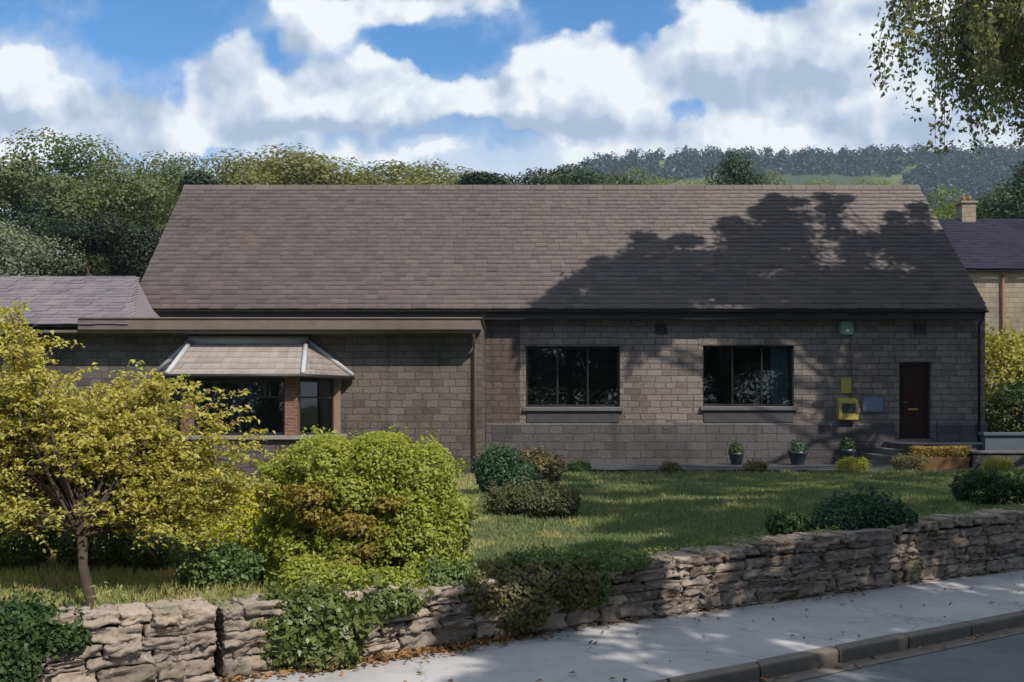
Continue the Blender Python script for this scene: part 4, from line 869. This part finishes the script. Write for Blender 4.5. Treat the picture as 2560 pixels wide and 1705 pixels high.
# grass: blades as one stuff object
def grass():
    rs = np.random.RandomState(6); n = 270000
    x = rs.uniform(-14, 17, n*3); d = rs.rand(n*3)**1.7*16; y = Yw(x)+.35+d
    ok = (abs(x) < .56*y+4.5) & (y < 24.2) & ~((x < -.5) & (y > 23.4)) & ~((x < -3.9) & (y > 22.4)); x, y, d = x[ok][:n], y[ok][:n], d[ok][:n]; n = len(x); z = gz(x, y)
    rough = .5+.5*np.clip(vnoise(np.column_stack([x*.8, y*.8, y*0]), 4, 3)+.3, 0, 1.4)
    edge = np.exp(-((d)/.5)**2); tuft = vnoise(np.column_stack([x*3, y*3, x*0]), 14, 2) > .3
    h = (.045+.05*rs.rand(n))*rough*(1+edge*1.6*rs.rand(n)+tuft*.6); a = rs.rand(n)*6.283; wv = .005+.0006*y
    dx, dy = np.cos(a)*wv, np.sin(a)*wv; lx, ly = rs.normal(size=n)*h*.45, rs.normal(size=n)*h*.45
    V = np.stack([np.column_stack([x-dx, y-dy, z-.01]), np.column_stack([x+dx, y+dy, z-.01]), np.column_stack([x+lx, y+ly, z+h])], axis=1).reshape(-1, 3)
    dry = np.repeat(x < -.6+.5*vnoise(np.column_stack([x*0, y, y*0]), 2, 2), 3); m1, m2 = int((~dry).sum())//3, int(dry.sum())//3  # blades on the left take the sunlit bright colour
    tag(link('lawn_grass', mesh_np('lawn_grass', V[~dry], np.arange(3*m1).reshape(m1, 3)), M['blade']), 'rough green lawn grass between the garden wall and the hall', 'grass', kind='stuff')
    tag(link('sunlit_grass', mesh_np('sunlit_grass', V[dry], np.arange(3*m2).reshape(m2, 3)), M['sunlit_blade']), 'straw grass coloured sunlit yellow behind the left garden wall', 'grass', kind='stuff')
grass()
def weeds():
    rs = np.random.RandomState(16); n = 8500; x = rs.uniform(-6, 9, n); side = rs.rand(n) < .8
    y = np.where(side, Yw(x)+rs.normal(size=n)*.15+.24, Yw(x)+.02-abs(rs.normal(size=n))*.03); z = np.where(side, Ztop(x)-.03, .0)
    keep = vnoise(np.column_stack([x*2.2, side*9.0, x*0]), 3, 2) > .02; x, y, z, side = x[keep], y[keep], z[keep], side[keep]; n = len(x)
    p = np.column_stack([x, y, z+abs(rs.normal(size=n))*np.where(side, .07, .05)])
    tag(link('wall_weeds', leaf_mesh('wall_weeds', p, rs.normal(size=(n, 3))+np.array([0, -.4, .5]), .055, .3, 3, droop=.3), M['weed_leaf']), 'weeds and moss tufts along the top and foot of the garden walls', 'weeds', kind='stuff')
    n = 900; x = np.concatenate([rs.normal(size=n//2)*.5-.8, rs.uniform(-2.2, 4, n-n//2)]); y = Yw(x)-abs(rs.normal(size=n))*.13-.01
    xk = rs.uniform(-1, 7, 420); yk = np.where(rs.rand(420) < .55, Kb(xk)-.03-abs(rs.normal(size=420))*.07, rs.uniform(Kb(xk)+.2, Yw(xk)-.1)); 
    p = np.column_stack([x, y, .018+.03*rs.rand(n)]); k = rs.rand(n) < np.where(x < .3, 1, .35); p = p[k]; p = np.concatenate([p, np.column_stack([xk, yk, np.where(yk < Kb(xk), -.095, .022)])[:140]])
    tag(link('fallen_leaves', leaf_mesh('fallen_leaves', p, rs.normal(size=p.shape)*.35+np.array([0, 0, 1]), .055, .6, 5), M['dead_leaf']), 'orange brown fallen leaves drifted along the foot of the wall', 'leaves', kind='stuff')
weeds()

# ------------------------------------------------------------------ neighbouring house
hs_ = thing('neighbour_house', (32, 52, 2), 'stone house with blue slate roof and chimney past the right end', 'house')
HZ = 1.0; hx0, hx1 = 22.6, 44
wins = [(25.9, 27.1, 5.9, 7.6), (30, 31.2, 5.9, 7.6), (25.9, 27.1, 2.6, 4.4)]
holes_wall(hx0, hx1, HZ-.6, 9.0, 50, .3, wins).build('wall', M['stone_far'], hs_)
m = MB(); m.add([(hx0, 50.3, HZ-.6), (hx0, 58, HZ-.6), (hx0, 58, 9), (hx0, 54.15, 12.0), (hx0, 50.3, 9), (hx0+.3, 50.3, HZ-.6), (hx0+.3, 58, HZ-.6), (hx0+.3, 58, 9), (hx0+.3, 54.15, 12.0), (hx0+.3, 50.3, 9)], [(0, 1, 2, 3, 4), (9, 8, 7, 6, 5), (0, 4, 9, 5), (4, 3, 8, 9), (3, 2, 7, 8)]); m.build('gable_wall', M['stone_far'], hs_)
rf = link('roof', slates(49.7, 8.9, 54.1, 12.2, hx0-.25, hx1, .3, .45, 12), M['slate_far'], hs_)
m = MB(); m.add([(hx0-.2, 49.75, 8.85), (hx1, 49.75, 8.85), (hx1, 54.1, 12.17), (hx0-.2, 54.1, 12.17), (hx1, 58.4, 8.85), (hx0-.2, 58.4, 8.85)], [(0, 1, 2, 3), (3, 2, 4, 5)]); m.build('roof_deck', M['slate_far'], rf)
m = MB(); m.box(24.3, 25.05, 53.75, 54.45, 10.9, 13.0); m.box(24.23, 25.12, 53.68, 54.52, 13.003, 13.12); ch = m.build('chimney', M['stone_far'], rf)
for x in (24.5, 24.85):
    m = MB(); m.tube([(x, 54.1, 13.12), (x, 54.1, 13.45)], [.13, .1], 10); m.build('chimney_pot', M['terracotta'], ch, True)
for (a, b, c, d) in wins:
    fr = MB(); fr.box(a, a+.08, 50.12, 50.2, c, d); fr.box(b-.08, b, 50.12, 50.2, c, d); fr.box(a+.08, b-.08, 50.12, 50.2, d-.08, d); fr.box(a+.08, b-.08, 50.12, 50.2, c, c+.08); fr.box((a+b)/2-.03, (a+b)/2+.03, 50.13, 50.19, c+.08, d-.08)
    f = fr.build('window', M['white'], hs_); MB().box(a+.08, b-.08, 50.21, 50.23, c+.08, d-.08).build('pane', M['pot'], f); MB().box(a-.1, b+.1, 49.9, 49.998, c-.15, c-.01).build('sill', M['dressed'], f)
m = MB(); m.tube([(24.6, 49.88, 8.8), (24.6, 49.92, 1)], .06, 8); m.build('downpipe', M['terracotta'], hs_, True)
gutter('gutter', (hx0-.2, hx1), 49.66, 8.82, hs_, .08)

# ------------------------------------------------------------------ the big street trees whose branches and shadow fall on the hall
def in_view(c, r): return (c[2]-r-.3 < CAMZ+.407*c[1]) and (abs(c[0])-r-.3 < .515*c[1]) and c[1] > 0
def shade_tree(name, base, label, crown_pts, crown_r, seed, leaf, per, hang=None):
    rs = np.random.RandomState(seed); root = thing(name, base, label, 'tree', 'street trees right of the camera')
    cs = np.array(crown_pts); P, N = clump_leaves(rs, cs, crown_r, per, .7, .2)
    tm = MB(); b = np.array(base, float); mid = cs.mean(axis=0); topz = mid[2]*.75; tr = [tuple(b+[0, 0, -.5]), tuple(b+[.1, 0, topz*.3]), tuple(b+(mid-b)*np.array([.06, .06, .5])), tuple(b+(mid-b)*np.array([.25, .25, .8]))]
    tm.tube(tr, [.42, .32, .24, .15], 10)
    for i in range(0, len(cs), 2): limb(tm, np.array(tr[2])+(np.array(tr[3])-np.array(tr[2]))*rs.rand(), cs[i], .045, .015, rs, .06, 5, 6)
    if hang is not None:
        hp, hn = hang(rs, tm, np.array(tr[2])); P2, N2 = np.concatenate([hp]), np.concatenate([hn])
        link('hanging_leaves', leaf_mesh('hanging_leaves', P2, N2, .105, .62, seed+1, droop=1.5), M['birch_leaf'], root)
    tm.build('trunk', M['bark'], root, True)
    link('crown', leaf_mesh('crown', P, N, leaf, .75, seed), M['birch_leaf'], root)
def roof_pt(x, y):
    """display pixel of the photograph's shadow on the roof slope -> point on that slope"""
    u, v = x*.435, y*.435; a, e_ = (u-512)/995.6, (405-v)/995.6; k = (RIDGE[1]-EAVE[1])/(RIDGE[0]-EAVE[0])
    Y = (EAVE[1]-CAMZ-k*EAVE[0])/(e_-k); return np.array([a*Y, Y, CAMZ+e_*Y])
rs = np.random.RandomState(99); pts = []; rad = []
prof_x = [1235, 1300, 1330, 1420, 1450, 1520, 1640, 1680, 1790, 1960, 2010, 2110, 2280]; prof_y = [690, 650, 590, 560, 505, 540, 520, 465, 440, 440, 500, 455, 560]
for i in range(300):
    x = rs.uniform(1240, 2290); top_y = np.interp(x, prof_x, prof_y)
    y = rs.uniform(top_y, 700)
    if any(((x-a)/b)**2+((y-c)/d)**2 < 1 for a, b, c, d in ((1635, 40, 550, 22), (1900, 70, 588, 24), (1965, 60, 505, 22), (2080, 30, 610, 18), (1360, 40, 660, 30))): continue
    t = rs.uniform(10.5, 16); r = rs.uniform(.28, .5)*(1 if y-top_y < 40 else 1.6); c = roof_pt(x, y+14)+SD*t
    if in_view(c, r*1.1): continue
    pts.append(c); rad.append(r)
for i in range(70):                                            # boughs that shade the front wall
    x = rs.uniform(8.6, 13.3); P0 = np.array([x, 27, rs.uniform(.6, 4.6)]); t = rs.uniform(11.5, 16); c = P0+SD*t; r = rs.uniform(.4, .7)
    if rs.rand() < np.interp(x, [2, 7, 9, 13], [1.0, .985, .75, .6]): continue
    if in_view(c, r*1.1): continue
    pts.append(c); rad.append(r)
def hang(rs, tm, fork):
    P = []; N = []
    # drooping twigs: bough points out to the upper right of the view, twigs hang from them
    boughs = [((9.2, 18.0, 9.8), (7.0, 17.5, 9.7)), ((11, 17.5, 8.6), (9.2, 17.4, 8.0)), ((9.6, 18.2, 9.3), (6.9, 17.3, 9.55)), ((10.5, 18.6, 9.5), (7.9, 17.8, 9.3)), ((10.8, 17.6, 9.6), (8.8, 16.9, 8.6)), ((11, 19, 10), (8.6, 19.2, 10.0)), ((10, 16.5, 9.2), (7.4, 16.4, 8.9)), ((11, 16, 8.5), (8.9, 16.2, 7.9))]
    for a, b in boughs:
        a, b = np.array(a), np.array(b); limb(tm, fork, a, .09, .04, rs, .08, 6, 6); limb(tm, a, b, .04, .012, rs, .06, 5, 6)
        for k in range(21):
            t = rs.choice([.12, .5, .95])+rs.normal()*.05; s0 = a+(b-a)*t+rs.normal(size=3)*np.array([.12, .3, .1]); u = (512+s0[0]/s0[1]*995.6)
            L = rs.uniform(.6, 2.0)*np.interp(u, [870, 905, 950, 1024], [.45, 1.0, 1.3, 1.2]); pts = []; dr = np.array([rs.normal()*.25, rs.normal()*.25, 0])
            for j in range(8):
                q = j/7; pts.append(s0+dr*L*q*(1.6-q)+np.array([0, 0, -L*q]))
            tm.tube(pts[::1], [.012*(1-j/9) for j in range(8)], 4, False)
            for j in range(1, 8):
                kk = 13
                P.append(pts[j]+rs.normal(size=(kk, 3))*np.array([.1, .1, .09])); N.append(rs.normal(size=(kk, 3))+np.array([0, -.5, .2]))
    return np.concatenate(P), np.concatenate(N)
shade_tree('weeping_tree', (18.5, 20.5, .5), 'large weeping tree with dark leafy twigs hanging into the top right corner', pts, rad, 5, .2, 165, hang)
# two more street trees, out of the frame to the right, that shade the lawn and pavement
def plain_shade(base, cond, n, seed, label):
    rs = np.random.RandomState(seed); pts = []; rad = []
    while len(pts) < n:
        p, r = cond(rs)
        if in_view(p, r*1.1): continue
        pts.append(p); rad.append(r)
    shade_tree('street_tree', base, label, pts, rad, seed+3, .24, 120)
def lawn_shade(rs):
    y = rs.uniform(12.5, 24); x = rs.uniform(.8, 12) if y > 14 else rs.uniform(1.2, 8); return np.array([x, y, .5])+SD*rs.uniform(13.5, 18), rs.uniform(.5, .85)
def pave_shade(rs):
    while True:
        x = rs.uniform(-.6, 8); y = rs.uniform(Kb(x)-3.5, Yw(x)+2.5)
        gap = vnoise(np.array([[x*1.3, y*1.6, 0]]), 8, 2)[0]
        if x < 1.9 and gap > .22 and y < Yw(x)-.3: continue
        if x < -.5: continue
        return np.array([x, y, .2])+SD*rs.uniform(12.5, 16), rs.uniform(.26, .5)+.3*(x > 2.5)
plain_shade((14.5, 9.5, -.1), lawn_shade, 150, 50, 'leafy street tree standing beyond the right edge, shading the lawn')
plain_shade((11.5, 1.0, -.1), pave_shade, 230, 51, 'leafy street tree on the camera side of the road, shading the pavement')
# trees across the road, seen only in the window panes
for i, x in enumerate(range(-26, 30, 5)):
    o = copy_tree(protos[('deep', 'oak')[i % 2]][0]); o.location = (x, -13-(i % 3)*2+x*.25, -.3); sc_ = .85+.12*(i % 3); o.scale = (sc_*1.15, sc_*1.15, sc_); o.rotation_euler = (0, 0, i*2.1)
    o['label'] = 'tree across the road behind the camera'; o['group'] = 'trees across the road'
bush('roadside_hedge', 'dark clipped hedge across the road behind the camera', 'hedge', [(x, -8+x*.3, 1.2, 2.6, 1.0, 2.0) for x in range(-16, 20, 4)], M['dark_leaf'], 16000, .2, 70, stems=False)
bush('roadside_hedge', 'taller olive hedge behind the dark clipped hedge across the road', 'hedge', [(x, -10.6+x*.3, 2.4, 2.6, 1.2, 2.3+.5*math.sin(x*1.3)) for x in range(-17, 20, 4)], M['wood_b'], 16000, .22, 71, stems=False)
# thin blue air out to the far hill
hz = MB().box(-1550, 1550, -320, 1350, -1.7, 330); mh = bpy.data.materials.new('haze'); mh.use_nodes = True; mh.node_tree.nodes.clear(); th = NT(mh.node_tree)
pv = th.n('ShaderNodeVolumePrincipled'); pv.inputs['Color'].default_value = (.6, .78, 1, 1); pv.inputs['Density'].default_value = .0002
th.L(pv.outputs[0], th.n('ShaderNodeOutputMaterial').inputs['Volume'])
tag(hz.build('haze', mh), 'thin blue summer haze over the far hill', 'haze', kind='stuff')
